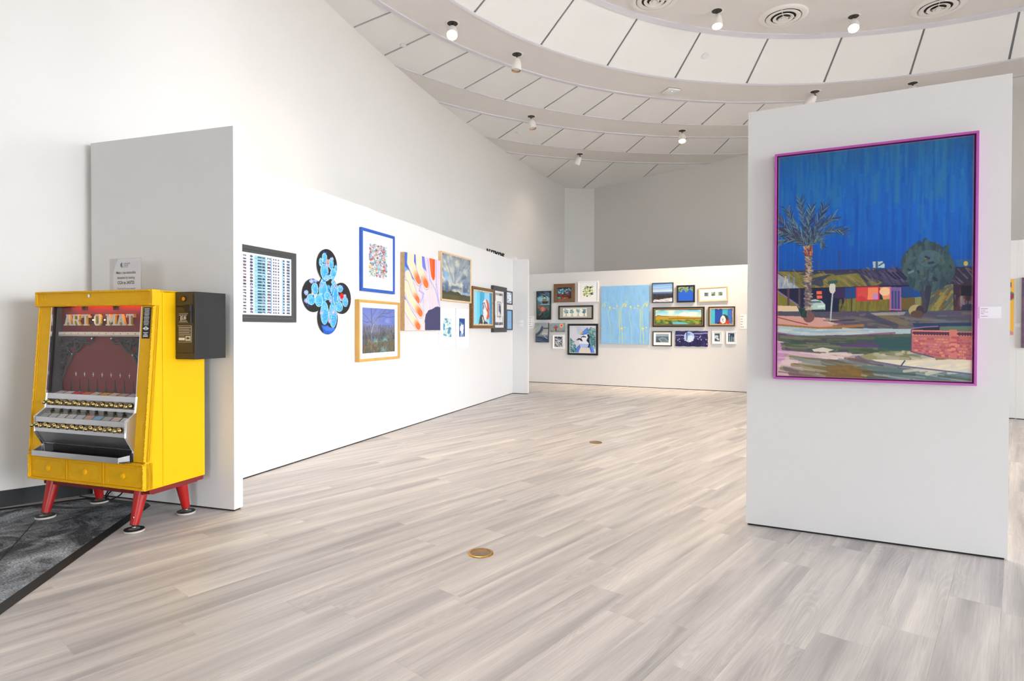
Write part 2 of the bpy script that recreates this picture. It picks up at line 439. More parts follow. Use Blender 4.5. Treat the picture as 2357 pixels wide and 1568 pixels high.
# ---- floor of vinyl planks
ANG = math.radians(49.7); PW, PLN = 0.178, 1.22
dx, dy = math.cos(ANG), math.sin(ANG); ex, ey = math.sin(ANG), -math.cos(ANG)
floor_poly = [(-7.3, -6.1), (8.95, -6.1), (8.95, 6.3)] + [(p[0] + 0.1, p[1] + 0.1) for p in back_path[::-1]] + [(1.634 * K, 15.0 * K)] + [(p[0] - 0.1, p[1]) for p in left_path[::-1]]
floor = structure(MB().pz(floor_poly, -0.06, -0.0022).build('floor', mat('floor_underlay', (176, 168, 160), 0.8)))
def inside(p, poly):
    x, y = p; r = False; n = len(poly)
    for i in range(n):
        x1, y1 = poly[i]; x2, y2 = poly[(i + 1) % n]
        if (y1 > y) != (y2 > y) and x < (x2 - x1) * (y - y1) / (y2 - y1) + x1: r = not r
    return r
def wood(name, use_attr):
    m = bpy.data.materials.new(name); m.use_nodes = True; nt = m.node_tree; b = nt.nodes['Principled BSDF']; L = nt.links
    uv = nt.nodes.new('ShaderNodeUVMap'); sep = nt.nodes.new('ShaderNodeSeparateXYZ'); L.new(uv.outputs[0], sep.inputs[0])
    if use_attr:
        a = nt.nodes.new('ShaderNodeAttribute'); a.attribute_name = 'plank'; R = a.outputs['Fac']
    else:
        a = nt.nodes.new('ShaderNodeObjectInfo'); R = a.outputs['Random']
    def M(op, x, y=None):
        n = nt.nodes.new('ShaderNodeMath'); n.operation = op
        for i, v in enumerate((x, y)):
            if v is None: continue
            if isinstance(v, (int, float)): n.inputs[i].default_value = v
            else: L.new(v, n.inputs[i])
        return n.outputs[0]
    def vec(su, sv, k):
        c = nt.nodes.new('ShaderNodeCombineXYZ')
        L.new(M('MULTIPLY', sep.outputs[0], su), c.inputs[0]); L.new(M('MULTIPLY', sep.outputs[1], sv), c.inputs[1]); L.new(M('MULTIPLY', R, k), c.inputs[2])
        return c.outputs[0]
    def noise(v, det, dist=0.0, rough=0.5):
        n = nt.nodes.new('ShaderNodeTexNoise'); n.inputs['Scale'].default_value = 1.0; n.inputs['Detail'].default_value = det
        n.inputs['Distortion'].default_value = dist; n.inputs['Roughness'].default_value = rough
        L.new(v, n.inputs['Vector']); return n.outputs[0]
    def ramp(f, st):
        r = nt.nodes.new('ShaderNodeValToRGB'); L.new(f, r.inputs[0])
        while len(r.color_ramp.elements) < len(st): r.color_ramp.elements.new(0.5)
        for e, (p, c) in zip(r.color_ramp.elements, st): e.position = p; e.color = (*c, 1)
        return r.outputs[0]
    def mul(a_, b_, f=1.0):
        n = nt.nodes.new('ShaderNodeMixRGB'); n.blend_type = 'MULTIPLY'; n.inputs[0].default_value = f
        L.new(a_, n.inputs[1]); L.new(b_, n.inputs[2]); return n.outputs[0]
    base = ramp(noise(vec(0.75, 11.0, 53.0), 3, 0.4), [(0.28, lin((184, 181, 181))), (0.42, lin((207, 202, 200))), (0.56, lin((222, 217, 213))), (0.72, lin((242, 236, 230)))])
    fine = ramp(noise(vec(5.0, 190.0, 91.0), 3), [(0.35, (0.84, 0.83, 0.82)), (0.6, (1, 1, 1))])
    cont = M('SINE', M('MULTIPLY', noise(vec(1.0, 9.5, 37.0), 1, 0.35), 150.0))
    lines = ramp(cont, [(0.0, (0.84, 0.83, 0.83)), (0.6, (1, 1, 1))])
    msk = ramp(noise(vec(1.1, 6.0, 71.0), 1), [(0.42, (0, 0, 0)), (0.62, (1, 1, 1))])
    lm = nt.nodes.new('ShaderNodeMixRGB'); lm.inputs[1].default_value = (1, 1, 1, 1); L.new(msk, lm.inputs[0]); L.new(lines, lm.inputs[2])
    rings = lm.outputs[0]
    tone = ramp(R, [(0.0, (0.95, 0.95, 0.95)), (1.0, (1.0, 1.0, 1.0))])
    c = mul(mul(mul(base, fine, 0.6), rings, 0.5), tone)
    L.new(c, b.inputs['Base Color'])
    b.inputs['Roughness'].default_value = 0.42; b.inputs['Specular IOR Level'].default_value = 0.35
    bp = nt.nodes.new('ShaderNodeBump'); bp.inputs['Strength'].default_value = 0.06; bp.inputs['Distance'].default_value = 0.001
    L.new(noise(vec(5.0, 190.0, 91.0), 3), bp.inputs['Height']); L.new(bp.outputs[0], b.inputs['Normal'])
    return m
M_plank = wood('vinyl_plank', False); M_plank2 = wood('vinyl_plank_far', True)
pk = MB().box(-PLN / 2 + 0.0002, PLN / 2 - 0.0002, -PW / 2 + 0.0002, PW / 2 - 0.0002, -0.003, 0.0)
plank_me = bpy.data.meshes.new('plank'); plank_me.from_pydata(pk.v, [], pk.f); plank_me.materials.append(M_plank)
uvl = plank_me.uv_layers.new(name='UVMap')
for lp in plank_me.loops:
    co = plank_me.vertices[lp.vertex_index].co; uvl.data[lp.index].uv = (co.x, co.y)
c0 = 2.285 * ex + 3.039 * ey
# joints seen in the photograph (world xy), each fixes the stagger of its row
joints = [(1.515, 2.27), (1.216, 2.234), (1.357, 2.964), (-1.777, 2.43), (-1.57, 2.12), (-1.405, 2.572), (-1.21, 2.26), (-0.228, 2.527), (-0.621, 2.373), (-0.83, 2.412), (-0.781, 3.05), (0.36, 2.69)]
row_off = {}
for x, y in joints:
    row_off[math.floor((x * ex + y * ey - c0) / PW)] = (x * dx + y * dy) % PLN
def to_px(x, y):
    fw = y * math.cos(PITCH) + EYE * math.sin(PITCH)
    if fw < 0.1: return None
    return (IMG_W / 2 + FPX * x / fw, 757 + FPX * EYE / fw, fw)
rows = []; prng = random.Random(11)
for k in range(-90, 110):
    off = row_off.get(k, prng.random() * PLN); prng.random()
    cc = c0 + (k + 0.5) * PW
    for j in range(-16, 20):
        aa = off + (j + 0.5) * PLN
        x, y = cc * ex + aa * dx, cc * ey + aa * dy
        if not (-8 < x < 9.6 and -6.6 < y < 15.6): continue
        if not any(inside((x + s * dx * PLN / 2 + q * ex * PW, y + s * dy * PLN / 2 + q * ey * PW), floor_poly) for s in (-1, 0, 1) for q in (-.5, .5)): continue
        best = 0
        for s in (-1, -0.5, 0, 0.5, 1):
            X, Y = x + s * dx * PLN / 2, y + s * dy * PLN / 2
            q = to_px(X, Y)
            if not q or not (-20 < q[0] < 2380 and q[1] < 1590): continue
            if (X + 2.05) * 0.9472 - (Y - 4.572) * 0.3207 < 0 and Y > 3.7: continue            # behind the left partition
            if (X - 0.347) * -0.4656 + (Y - 12.982) * -0.885 < 0: continue                      # behind the back partition
            if q[0] > 1716 and q[0] < 2319 and (X - 1.386) * -0.4446 + (Y - 3.522) * -0.8957 < 0: continue
            best = max(best, 1 / q[2] ** 3)
        rows.append((best, x, y))
rows.sort(key=lambda r: -r[0])
near = [r for r in rows[:300] if r[0] > 0]; far = rows[len(near):]
for b_, x, y in near:
    o = bpy.data.objects.new('plank', plank_me); COL.objects.link(o); o.location = (x, y, 0); o.rotation_euler = (0, 0, ANG); o.parent = floor
vs = []; fs = []; uvs = []; rv = []
for b_, x, y in far:
    k = len(vs); r = prng.random()
    a_, w_ = PLN / 2 - 0.0002, PW / 2 - 0.0002
    # quads with the joint left open
    for sx_, sy_ in ((-1, -1), (1, -1), (1, 1), (-1, 1)):
        vs.append((x + sx_ * a_ * dx - sy_ * w_ * ex, y + sx_ * a_ * dy - sy_ * w_ * ey, 0.0)); uvs.append((sx_ * a_, sy_ * w_)); rv.append(r)
    fs.append((k, k + 1, k + 2, k + 3))
me = bpy.data.meshes.new('plank_field'); me.from_pydata(vs, [], fs)
u2 = me.uv_layers.new(name='UVMap')
for lp in me.loops: u2.data[lp.index].uv = uvs[lp.vertex_index]
at = me.attributes.new('plank', 'FLOAT', 'POINT'); at.data.foreach_set('value', rv)
tag(obj('plank_field', me, M_plank2, floor), kind='stuff')

# ---- ceiling: flat drop ceiling in rings about one centre, the innermost ring slopes up
CC = Vector((3.67 * K, 3.23 * K, 0)); CZ, CZ2 = EYE + 3.5 * K, EYE + 3.88 * K
RR = [r * K for r in (4.66, 5.37, 6.0, 7.07, 7.68, 8.77, 9.39, 12.2)]
def ann(mb, r0, z0, r1, z1, a0=0, a1=360, n=96, th=0.012):
    vs = []; fs = []
    for i in range(n + 1):
        a = math.radians(a0 + (a1 - a0) * i / n); c, s = math.cos(a), math.sin(a)
        vs += [(r0 * c, r0 * s, z0), (r1 * c, r1 * s, z1), (r1 * c, r1 * s, z1 + th), (r0 * c, r0 * s, z0 + th)]
    for i in range(n):
        k, q = 4 * i, 4 * i + 4
        for j in range(4): fs.append((k + j, k + (j + 1) % 4, q + (j + 1) % 4, q + j))
    if a1 - a0 < 360: fs += [(0, 1, 2, 3), (4 * n + 3, 4 * n + 2, 4 * n + 1, 4 * n)]
    return mb.add(vs, fs)
NA = 248
def ring_z(r):      # height of the ceiling at radius r
    return CZ2 if r <= RR[0] else CZ if r >= RR[1] else CZ2 + (CZ - CZ2) * (r - RR[0]) / (RR[1] - RR[0])
mb = MB(); ann(mb, RR[1], CZ + 0.02, 17, CZ + 0.02, n=NA, th=0.1); ann(mb, RR[0], CZ2 + 0.02, RR[1], CZ + 0.02, n=NA, th=0.1); mb.lathe([(RR[0] + 0.05, CZ2 + 0.03), (RR[0] + 0.05, CZ2 + 0.12)], NA)
ceil = structure(mb.build('ceiling', M_grid)); ceil.location = CC
mb = MB(); mb.lathe([(RR[0], CZ2), (RR[0], CZ2 + 0.012)], NA); mb.build('soffit', M_soffit, ceil)
for i in (1, 3, 5):
    mb = MB(); ann(mb, RR[i], CZ, RR[i + 1], CZ, n=NA, th=0.015); mb.build('soffit', M_soffit, ceil)
for r, w in ((RR[0], 0.055), (RR[2], 0.055), (RR[4], 0.055), (RR[6], 0.06)):
    mb = MB(); ann(mb, r - 0.006, ring_z(r - 0.006) - 0.014, r + w, ring_z(r + w) - 0.014, n=NA, th=0.02); mb.build('trim_ring', M_trim, ceil)
for r in (RR[1], RR[3], RR[5]):
    mb = MB(); ann(mb, r - 0.022, ring_z(r - 0.022) - 0.007, r + 0.006, CZ - 0.007, n=NA, th=0.010); mb.build('trim_ring', M_trim, ceil)
STEP = 360 / 62
room_poly = [(-7.2, -6), (8.8, -6), (8.8, 6.2)] + back_path[::-1] + [(1.634 * K, 14.9 * K)] + left_path[::-1]
for ring, (r0, r1, z0, z1, step, a_lo, a_hi) in enumerate([(RR[0] + .05, RR[1] - .02, ring_z(RR[0] + .05), ring_z(RR[1] - .02), 2 * STEP, 20, 178), (RR[2] + .05, RR[3] - .02, CZ, CZ, STEP, 25, 165), (RR[4] + .05, RR[5] - .02, CZ, CZ, STEP, 40, 150), (RR[6] + .055, RR[7], CZ, CZ, STEP, 55, 140)]):
    g = 0.014 / ((r0 + r1) / 2) * 57.3
    tm = MB(); sl = (z1 - z0) / (r1 - r0)
    ann(tm, r0, z0, r1, z1, -step / 2 + g, step / 2 - g, 8, 0.016)
    tme = tm.mesh('ceiling_tile', smooth=True); tme.materials.append(M_tile)
    k0 = 93.5
    for i in range(-60, 60):
        am = k0 + step / 2 + i * step
        if not (a_lo < am < a_hi): continue
        pts = [(CC.x + r * math.cos(math.radians(am + d)), CC.y + r * math.sin(math.radians(am + d))) for r in (r0, (r0 + r1) / 2, r1) for d in (-step / 2, 0, step / 2)]
        if not any(inside(p, room_poly) for p in pts): continue
        o = bpy.data.objects.new('ceiling_tile', tme); COL.objects.link(o); o.rotation_euler = (0, 0, math.radians(am)); o.parent = ceil

# ---- free-standing display panels
def plane(A, B):
    a = Vector((*A, 0)); b = Vector((*B, 0)); t = (b - a).normalized()
    return dict(o=a, t=t, n=Vector((t.y, -t.x, 0)), rz=math.atan2(t.y, t.x))
PL = plane((-2.05, 4.572), (.013, 10.666))
PB = plane((.347, 12.982), (4.274, 10.916))
PR = plane((1.386, 3.522), (2.482, 2.978))
PP = plane((-2.93, 4.13), (-1.753, 3.757))
PF = plane((6.466, 7.747), (6.466 + .752, 7.747 - .659))
PE = plane((.013 - 0.934 * .42, 10.666 + .358 * .42), (.279, 10.564))
def disp(pl, s0, s1, H, label, group=None, th=0.075, lift=0.011):
    p = pl['o'] + pl['t'] * s0
    r = thing('display_panel', label, 'display panel', (p.x, p.y, 0), pl['rz'], group)
    L = s1 - s0
    MB().box(0.0003, L - 0.0003, 0, th, lift, H).build('board', M_panel, r)
    MB().box(0.012, L - 0.012, 0.008, th - 0.008, 0.0, lift + 0.001).build('shadow_gap_strip', M_gap, r)  # black colour stands in for the shade in the gap under the board
    MB().box(0.004, L - 0.004, 0.012, th - 0.012, H, H + 0.003).build('top_cap', M_panel, r)
    return r
disp(PP, 0.035, 1.238, 2.427, 'white display panel standing right behind the yellow vending machine')
SL = [-0.50, .587, 1.80, 3.004, 4.22, 5.36, 6.43]
lab = ['white display panel behind the black-framed tower block photograph', 'white display panel behind the cactus made of vinyl records', 'white display panel behind the blue-framed print of coloured dots',
       'white display panel behind the canvas of orange fingernails', 'white display panel behind the red-haired figure in a gold frame', 'white display panel behind the tall black frame and two tiny pictures']
for i in range(6):
    disp(PL, SL[i], SL[i + 1], 2.412 - 0.006 * i + (0.003 if i % 2 else 0), lab[i], 'panels of the long white partition')
disp(PE, -0.05, (Vector((.279, 10.564, 0)) - PE['o']).length, 2.385, 'narrow white display panel end closing the far end of the long partition', th=0.07)
SB = [-0.05, 1.00, 2.224, 3.43, 4.64]
lab = ['back display panel behind the blue jay and four little trees', 'back display panel behind the big pale blue painting', 'back display panel behind the snowy mountain photograph and boat picture', 'back display panel at the right, behind the three small prints in a pale frame']
for i in range(4):
    disp(PB, SB[i], SB[i + 1], 2.333 + (0.002 if i % 2 else 0), lab[i], 'panels of the back partition')
disp(PR, 0, 1.224, 2.43, 'large white display panel carrying the blue night street painting', th=0.07)
disp(PF, -1.1, 0.06, 2.31, 'far display panel mostly hidden behind the big panel, beside the yellow picture', 'panels at the far right')
disp(PF, 0.06, 1.28, 2.31, 'far display panel at the right edge of the view', 'panels at the far right')

# ------------------------------------------------------------------ ceiling fixtures
M_nickel = mat('dark_nickel', (120, 116, 110), 0.3, metal=0.9)
M_void = mat('recess_shade', (60, 57, 54), 0.6)
M_lampw = mat('lamp_white_enamel', (244, 241, 236), 0.35, var=0.02)
M_inner = mat('lamp_reflector', (196, 160, 130), 0.3, metal=0.4)
M_lit = mat('lamp_glow', (255, 244, 225), 0.4, emit=(255, 236, 205), estr=5.0)
M_unlit = mat('lamp_lens', (225, 222, 214), 0.3)
def spot(x, y, z, aim, lit, label, watt=0.0, cone=100):
    """recessed adjustable spotlight: rim, dark disc as recess shade, swivel arm and white head"""
    x, y = x * K, y * K; aim = (aim[0] * K, aim[1] * K, aim[2])
    r = thing('ceiling_spotlight', label, 'spotlight', (x, y, z - 0.0), 0, 'recessed ceiling spotlights')
    MB().lathe([(0.062, -0.001), (0.078, -0.006), (0.084, -0.004), (0.085, 0.002), (0.062, 0.002)], 28, ring=True).build('rim', M_lampw, r, smooth=True)
    MB().lathe([(0.0, 0.004), (0.062, 0.004), (0.062, -0.0035), (0.060, -0.0035), (0.058, -0.0015), (0.0, -0.0015)], 28).build('recess', M_void, r, smooth=True)  # flat dark disc, shade of the recess put into its colour
    a = Vector(aim) - Vector((x, y, z - 0.09)); a.normalize()
    q = Vector((0, 0, -1)).rotation_difference(a).to_matrix().to_4x4()
    piv = Vector((0, 0, -0.055))
    MB().box(-0.010, 0.010, -0.006, 0.006, -0.06, 0.0).box(-0.016, 0.016, -0.012, 0.012, -0.066, -0.05).build('swivel_arm', M_nickel, r, bevel=0.002)
    T = Matrix.Translation(piv) @ q
    prof = [(0.0, 0.0), (0.030, -0.003), (0.046, -0.02), (0.058, -0.055), (0.064, -0.10), (0.065, -0.160), (0.062, -0.163), (0.060, -0.14)]
    MB().lathe(prof, 28, T, cap=False).build('lamp_head', M_lampw, r, smooth=True)
    MB().lathe([(0.061, -0.1615), (0.058, -0.145), (0.054, -0.136)], 28, T, cap=False).build('reflector', M_inner, r, smooth=True)
    MB().lathe([(0.0, -0.152), (0.03, -0.150), (0.052, -0.142), (0.055, -0.136), (0.0, -0.134)], 24, T).build('bulb_face', M_lit if lit else M_unlit, r, smooth=True)
    if watt:
        d = bpy.data.lights.new('spot_beam', 'SPOT'); d.energy = watt; d.color = (1.0, 0.78, 0.55); d.spot_size = math.radians(cone); d.spot_blend = 1.0; d.shadow_soft_size = 0.04
        o = bpy.data.objects.new('spot_beam', d); COL.objects.link(o); o.parent = r
        o.location = T @ Vector((0, 0, -0.175)); o.rotation_euler = q.to_euler()
    return r
spot(2.49, 7.323, CZ2, (2.35, 6.5, 1.5), True, 'lit white spotlight left of the middle round air vent', SPOT_W)
spot(4.227, 7.449, CZ2, (3.3, 5.7, 1.9), True, 'lit white spotlight tilted down between the middle and right air vents', SPOT_W)
spot(-0.689, 6.887, CZ, (-0.6, 4.9, 1.9), True, 'lit spotlight turned to face the room, nearest the left wall', SPOT_W)
spot(0.056, 7.654, CZ, (-0.15, 7.4, 0.5), False, 'unlit white spotlight pointing straight down on the second ceiling ring')
spot(0.31, 9.879, CZ, (0.75, 9.6, 2.2), False, 'unlit spotlight tilted right on the third ceiling ring')
spot(1.352, 11.994, CZ, (0.75, 12.6, 3.2), True, 'lit spotlight farthest back, above the back partition', SPOT_W * 0.12)
spot(2.995, 10.578, CZ, (2.75, 9.5, 1.5), True, 'lit spotlight on the third ring above the pale blue painting', SPOT_W)
spot(4.454, 8.834, CZ, (2.75, 11.5, 0.9), True, 'lit spotlight partly hidden by the top edge of the big panel', SPOT_W * 3.6, 56)
spot(5.687, 8.524, CZ, (4.9, 7.8, 2.2), False, 'spotlight at the right, almost hidden by the big panel')
def vent(x, y, z, label):
    x, y = x * K, y * K
    r = thing('air_vent', label, 'air vent', (x, y, z), 0, 'round ceiling air vents')
    MB().lathe([(0.0, 0.002), (0.20, 0.002), (0.20, -0.004), (0.0, -0.004)], 40).build('duct_shade', M_void, r)  # dark disc in place of the shaded inside of the vent
    MB().lathe([(0.205, -0.002), (0.222, -0.022), (0.25, -0.026), (0.288, -0.008), (0.295, 0.002), (0.205, 0.002)], 48, ring=True).build('outer_ring', M_lampw, r, smooth=True)
    for a, b, d in ((0.150, 0.205, 0.026), (0.085, 0.125, 0.034), (0.03, 0.06, 0.042)):
        mb = MB(); mb.lathe([(a, -0.010 - d * 0.35), (b * 0.96, -d), (b, -d * 0.9 + 0.002), (a, -0.006 - d * 0.35)], 40, ring=True); mb.build('cone_ring', M_lampw, r, smooth=True)
    MB().lathe([(0.0, -0.045), (0.026, -0.044), (0.03, -0.038), (0.024, -0.012), (0.0, -0.010)], 28).build('centre_cap', M_lampw, r, smooth=True)
    for k in range(3):
        a = k * 2 * PI / 3
        mb = MB(); mb.tube([(0.01 * math.cos(a), 0.01 * math.sin(a), -0.012), (0.215 * math.cos(a), 0.215 * math.sin(a), -0.012)], 0.005, 6); mb.build('spoke', M_lampw, r)
vent(3.354, 7.442, CZ2, 'round white air vent in the middle, fully in view')
vent(5.112, 7.215, CZ2, 'round white air vent at the upper right, cut by the top of the picture')
vent(1.666, 7.067, CZ2, 'round white air vent at the left, only its lower rim in view')
def cover(x, y, z, label, n=(0, 0)):
    x, y = x * K, y * K
    r = thing('sprinkler_cover', label, 'sprinkler cover', (x, y, z), 0, 'round sprinkler covers')
    r.rotation_euler = (n[0], n[1], 0)
    MB().lathe([(0.0, -0.010), (0.036, -0.010), (0.042, -0.007), (0.043, -0.003), (0.0, -0.003)], 28).build('cap', M_white, r, smooth=True)
    MB().lathe([(0.0, 0.0), (0.047, 0.0), (0.047, -0.003), (0.0, -0.003)], 28).build('collar', M_trim, r)
cover(-1.35, 7.414, CZ - 0.002, 'sprinkler cover on the second tile ring near the left wall')
cover(1.933, 9.412, CZ - 0.002, 'sprinkler cover on the second tile ring below the wireless box')
cover(0.098, 10.686, CZ - 0.002, 'sprinkler cover on the third tile ring at the left')
cover(3.906, 11.21, CZ - 0.002, 'sprinkler cover on the third tile ring next to the big panel')
_a = math.atan2(8.03 * K - CC.y, 2.62 * K - CC.x); _sl = math.atan2(CZ2 - CZ, RR[1] - RR[0]); _r = 5.0 * K
cv_ = thing('sprinkler_cover', 'sprinkler cover on the sloping inner ring of tiles', 'sprinkler cover', (CC.x + _r * math.cos(_a), CC.y + _r * math.sin(_a), ring_z(_r) - 0.004), 0, 'round sprinkler covers')
cv_.rotation_euler = Euler((0, _sl, _a), 'XYZ')
MB().lathe([(0.0, -0.010), (0.036, -0.010), (0.042, -0.007), (0.043, -0.003), (0.0, -0.003)], 28).build('cap', M_white, cv_, smooth=True)
MB().lathe([(0.0, 0.0), (0.047, 0.0), (0.047, -0.003), (0.0, -0.003)], 28).build('collar', M_trim, cv_)
ap = thing('wireless_access_point', 'white rounded square wireless box with a tiny blue light', 'wireless box', (2.328 * K, 8.795 * K, CZ), math.radians(14))
MB().box(-0.105, 0.105, -0.105, 0.105, -0.035, -0.004).build('housing', M_white, ap, bevel=0.03, smooth=True)
MB().box(-0.08, 0.08, -0.08, 0.08, -0.006, 0.0).build('mount', M_trim, ap)
MB().lathe([(0.0, -0.0365), (0.006, -0.0365), (0.006, -0.034), (0.0, -0.034)], 12, Matrix.Translation((-0.01, -0.045, 0))).build('status_light', mat('blue_led', (60, 110, 255), 0.4, emit=(80, 130, 255), estr=3), ap)

# ------------------------------------------------------------------ wall sign and box behind the partition
def wall_pt(y): return Vector((wall_x(y), y, 0))
def wall_rz(y): return math.atan2(1, (wall_x(y + .05) - wall_x(y - .05)) / .1)
def wall_dir(m):     # where the wall is met by the floor direction x = m*y from the middle of the room
    y = 8.0
    for _ in range(200): y += 0.5 * (wall_x(y) - m * y) / (m - 0.45)
    return y
RY, BYW = wall_dir(-0.02783), wall_dir(0.00305)
rs = thing('restrooms_sign', 'black RESTROOMS lettering on the wall, half hidden by the long partition', 'sign', (*wall_pt(RY)[:2], 1.157 + 1.448 * RY / 11.345 - 0.115), wall_rz(RY))
M_signb = mat('sign_black', (22, 22, 24), 0.5)
for ch, x in zip('RESTROOMS', np.linspace(-0.385, 0.385, 9)):
    text('letter', ch, 0.20, M_signb, rs, (float(x), -0.006, 0.002), depth=0.006, bold=0.003, sx=0.72)
wb = thing('wall_box', 'small white box on the wall just above the far end of the partition', 'wall box', (*wall_pt(BYW)[:2], 1.157 + 1.36 * BYW / 12.26), wall_rz(BYW))
MB().box(-0.06, 0.06, -0.05, 0, 0, 0.115).build('housing', M_white, wb, bevel=0.006)
MB().box(0.075, 0.12, -0.045, 0, 0.0, 0.085).build('sensor', M_white, wb, bevel=0.006)

# ------------------------------------------------------------------ brass floor boxes
M_brass = mat('brass', (206, 160, 88), 0.25, metal=1.0, var=0.1)
M_brassd = mat('worn_brass', (150, 125, 96), 0.5, metal=0.6, bump=0.3, bscale=300, var=0.2, vscale=80)
def floor_box(x, y, label):
    r = thing('floor_outlet', label, 'floor outlet', (x, y, 0), 0, 'round brass floor outlets')
    MB().lathe([(0.052, 0.0052), (0.058, 0.0062), (0.064, 0.0045), (0.067, 0.0), (0.052, 0.0)], 40, ring=True).build('rim', M_brass, r, smooth=True)
    MB().lathe([(0.0, 0.0045), (0.046, 0.0045), (0.047, 0.0052), (0.0485, 0.0052), (0.0495, 0.004), (0.052, 0.004), (0.052, 0.0), (0.0, 0.0)], 40).build('lid', M_brassd, r, smooth=True)
    MB().lathe([(0.0, 0.0055), (0.004, 0.0055), (0.0045, 0.0045), (0.0, 0.0045)], 14, Matrix.Translation((-0.003, 0.022, 0))).build('screw', M_brass, r)
floor_box(-0.160, 3.064, 'round brass floor outlet nearer to the camera, left of centre')
floor_box(0.853, 6.068, 'round brass floor outlet farther back in the middle of the floor')

# ------------------------------------------------------------------ entrance mat
def mat_carpet():
    m = bpy.data.materials.new('mat_carpet'); m.use_nodes = True; nt = m.node_tree; b = nt.nodes['Principled BSDF']; L = nt.links
    tc = nt.nodes.new('ShaderNodeTexCoord')
    n1 = nt.nodes.new('ShaderNodeTexNoise'); n1.inputs['Scale'].default_value = 3.0; n1.inputs['Detail'].default_value = 7; n1.inputs['Roughness'].default_value = 0.7; n1.inputs['Distortion'].default_value = 1.0
    L.new(tc.outputs['Object'], n1.inputs['Vector'])
    r1 = nt.nodes.new('ShaderNodeValToRGB'); r1.color_ramp.elements[0].position = 0.42; r1.color_ramp.elements[0].color = (*lin((84, 86, 89)), 1)
    r1.color_ramp.elements[1].position = 0.68; r1.color_ramp.elements[1].color = (*lin((206, 212, 218)), 1); L.new(n1.outputs[0], r1.inputs[0])
    mp = nt.nodes.new('ShaderNodeMapping'); mp.inputs['Rotation'].default_value = (0, 0, -0.2); mp.inputs['Scale'].default_value = (55, 170, 1)
    L.new(tc.outputs['Object'], mp.inputs['Vector'])
    n2 = nt.nodes.new('ShaderNodeTexNoise'); n2.inputs['Scale'].default_value = 1.6; n2.inputs['Detail'].default_value = 2; L.new(mp.outputs[0], n2.inputs['Vector'])
    r2 = nt.nodes.new('ShaderNodeValToRGB'); r2.color_ramp.elements[0].position = 0.38; r2.color_ramp.elements[0].color = (0.35, 0.35, 0.35, 1); r2.color_ramp.elements[1].position = 0.62; r2.color_ramp.elements[1].color = (1.25, 1.25, 1.25, 1)
    L.new(n2.outputs[0], r2.inputs[0])
    mx = nt.nodes.new('ShaderNodeMixRGB'); mx.blend_type = 'MULTIPLY'; mx.inputs[0].default_value = 1; L.new(r1.outputs[0], mx.inputs[1]); L.new(r2.outputs[0], mx.inputs[2])
    L.new(mx.outputs[0], b.inputs['Base Color']); b.inputs['Roughness'].default_value = 0.95; b.inputs['Specular IOR Level'].default_value = 0.1
    bp = nt.nodes.new('ShaderNodeBump'); bp.inputs['Strength'].default_value = 0.7; bp.inputs['Distance'].default_value = 0.003; L.new(n2.outputs[0], bp.inputs['Height']); L.new(bp.outputs[0], b.inputs['Normal'])
    return m
mroot = thing('entrance_mat', 'dark grey carpet entrance mat under the yellow vending machine', 'mat', (-2.9, 3.0, 0))
ox, oy = -2.9, 3.0
outer = [(-1.66, 0.35), (-2.061, 2.394), (-2.352, 3.875), (-2.40, 3.925), (-2.86, 4.065), (-3.26, 3.795), (-4.05, 3.09), (-4.05, 0.35)]
inner = [(-1.72, 0.40), (-2.118, 2.394), (-2.398, 3.83), (-2.42, 3.86), (-2.85, 3.995), (-3.22, 3.745), (-3.99, 3.06), (-3.99, 0.40)]
O = [(x - ox, y - oy) for x, y in outer]; I = [(x - ox, y - oy) for x, y in inner]
MB().pz(I, 0.0005, 0.0075).build('carpet', mat_carpet(), mroot)
mb = MB(); n = len(O)
vs = [(x, y, 0.0005) for x, y in O] + [(x, y, 0.004) for x, y in O] + [(x, y, 0.0065) for x, y in I] + [(x, y, 0.0005) for x, y in I]
mb.add(vs, [(a * n + i, a * n + (i + 1) % n, ((a + 1) % 4) * n + (i + 1) % n, ((a + 1) % 4) * n + i) for a in range(4) for i in range(n)])
mb.build('rubber_border', M_black, mroot)
mb = MB(); mb.tube([(-2.84 - ox, 3.55 - oy, 0.0078), (-2.66 - ox, 3.20 - oy, 0.0078), (-2.50 - ox, 2.88 - oy, 0.0078)], 0.0025, 6); mb.build('crease', M_black, mroot)

# ------------------------------------------------------------------ yellow vending machine
W2 = 0.4675; TH = math.radians(-18.5)
FRx, FRy = -2.049, 3.329
vm = thing('vending_machine', 'yellow art vending machine with a maroon window and red tapered legs', 'vending machine', (FRx - W2 * math.cos(TH), FRy - W2 * math.sin(TH), 0), TH)
M_yel = mat('yellow_enamel', (243, 190, 0), 0.5, var=0.05, vscale=3, bump=0.06, bscale=120, gain=0.92, spec=0.2)
M_yelt = mat('yellow_trim_enamel', (238, 180, 6), 0.55, spec=0.25, var=0.06, vscale=30, bump=0.2, bscale=160)
M_red = mat('red_lacquer', (176, 24, 22), 0.35, var=0.25, vscale=14, bump=0.05)
M_redd = mat('dark_red_paint', (120, 18, 22), 0.45, var=0.15)
M_steel = mat('brushed_steel', (196, 196, 198), 0.32, metal=1.0, var=0.06, vscale=40, stretch=(0.3, 6, 6))
M_chrome = mat('chrome_edge', (225, 226, 230), 0.12, metal=1.0)
M_maroon = mat('maroon_board', (124, 16, 24), 0.6, var=0.08, vscale=9)
M_dark = mat('cabinet_inside', (40, 38, 38), 0.7)
M_blackm = mat('black_powder_coat', (21, 22, 25), 0.5, bump=0.4, bscale=500, var=0.3, vscale=300)
M_bronze = mat('bronze_brown_face', (72, 60, 42), 0.45, bump=0.25, bscale=400, var=0.2, vscale=200)
M_gold = mat('gold_knob', (210, 186, 124), 0.14, metal=1.0, var=0.08)
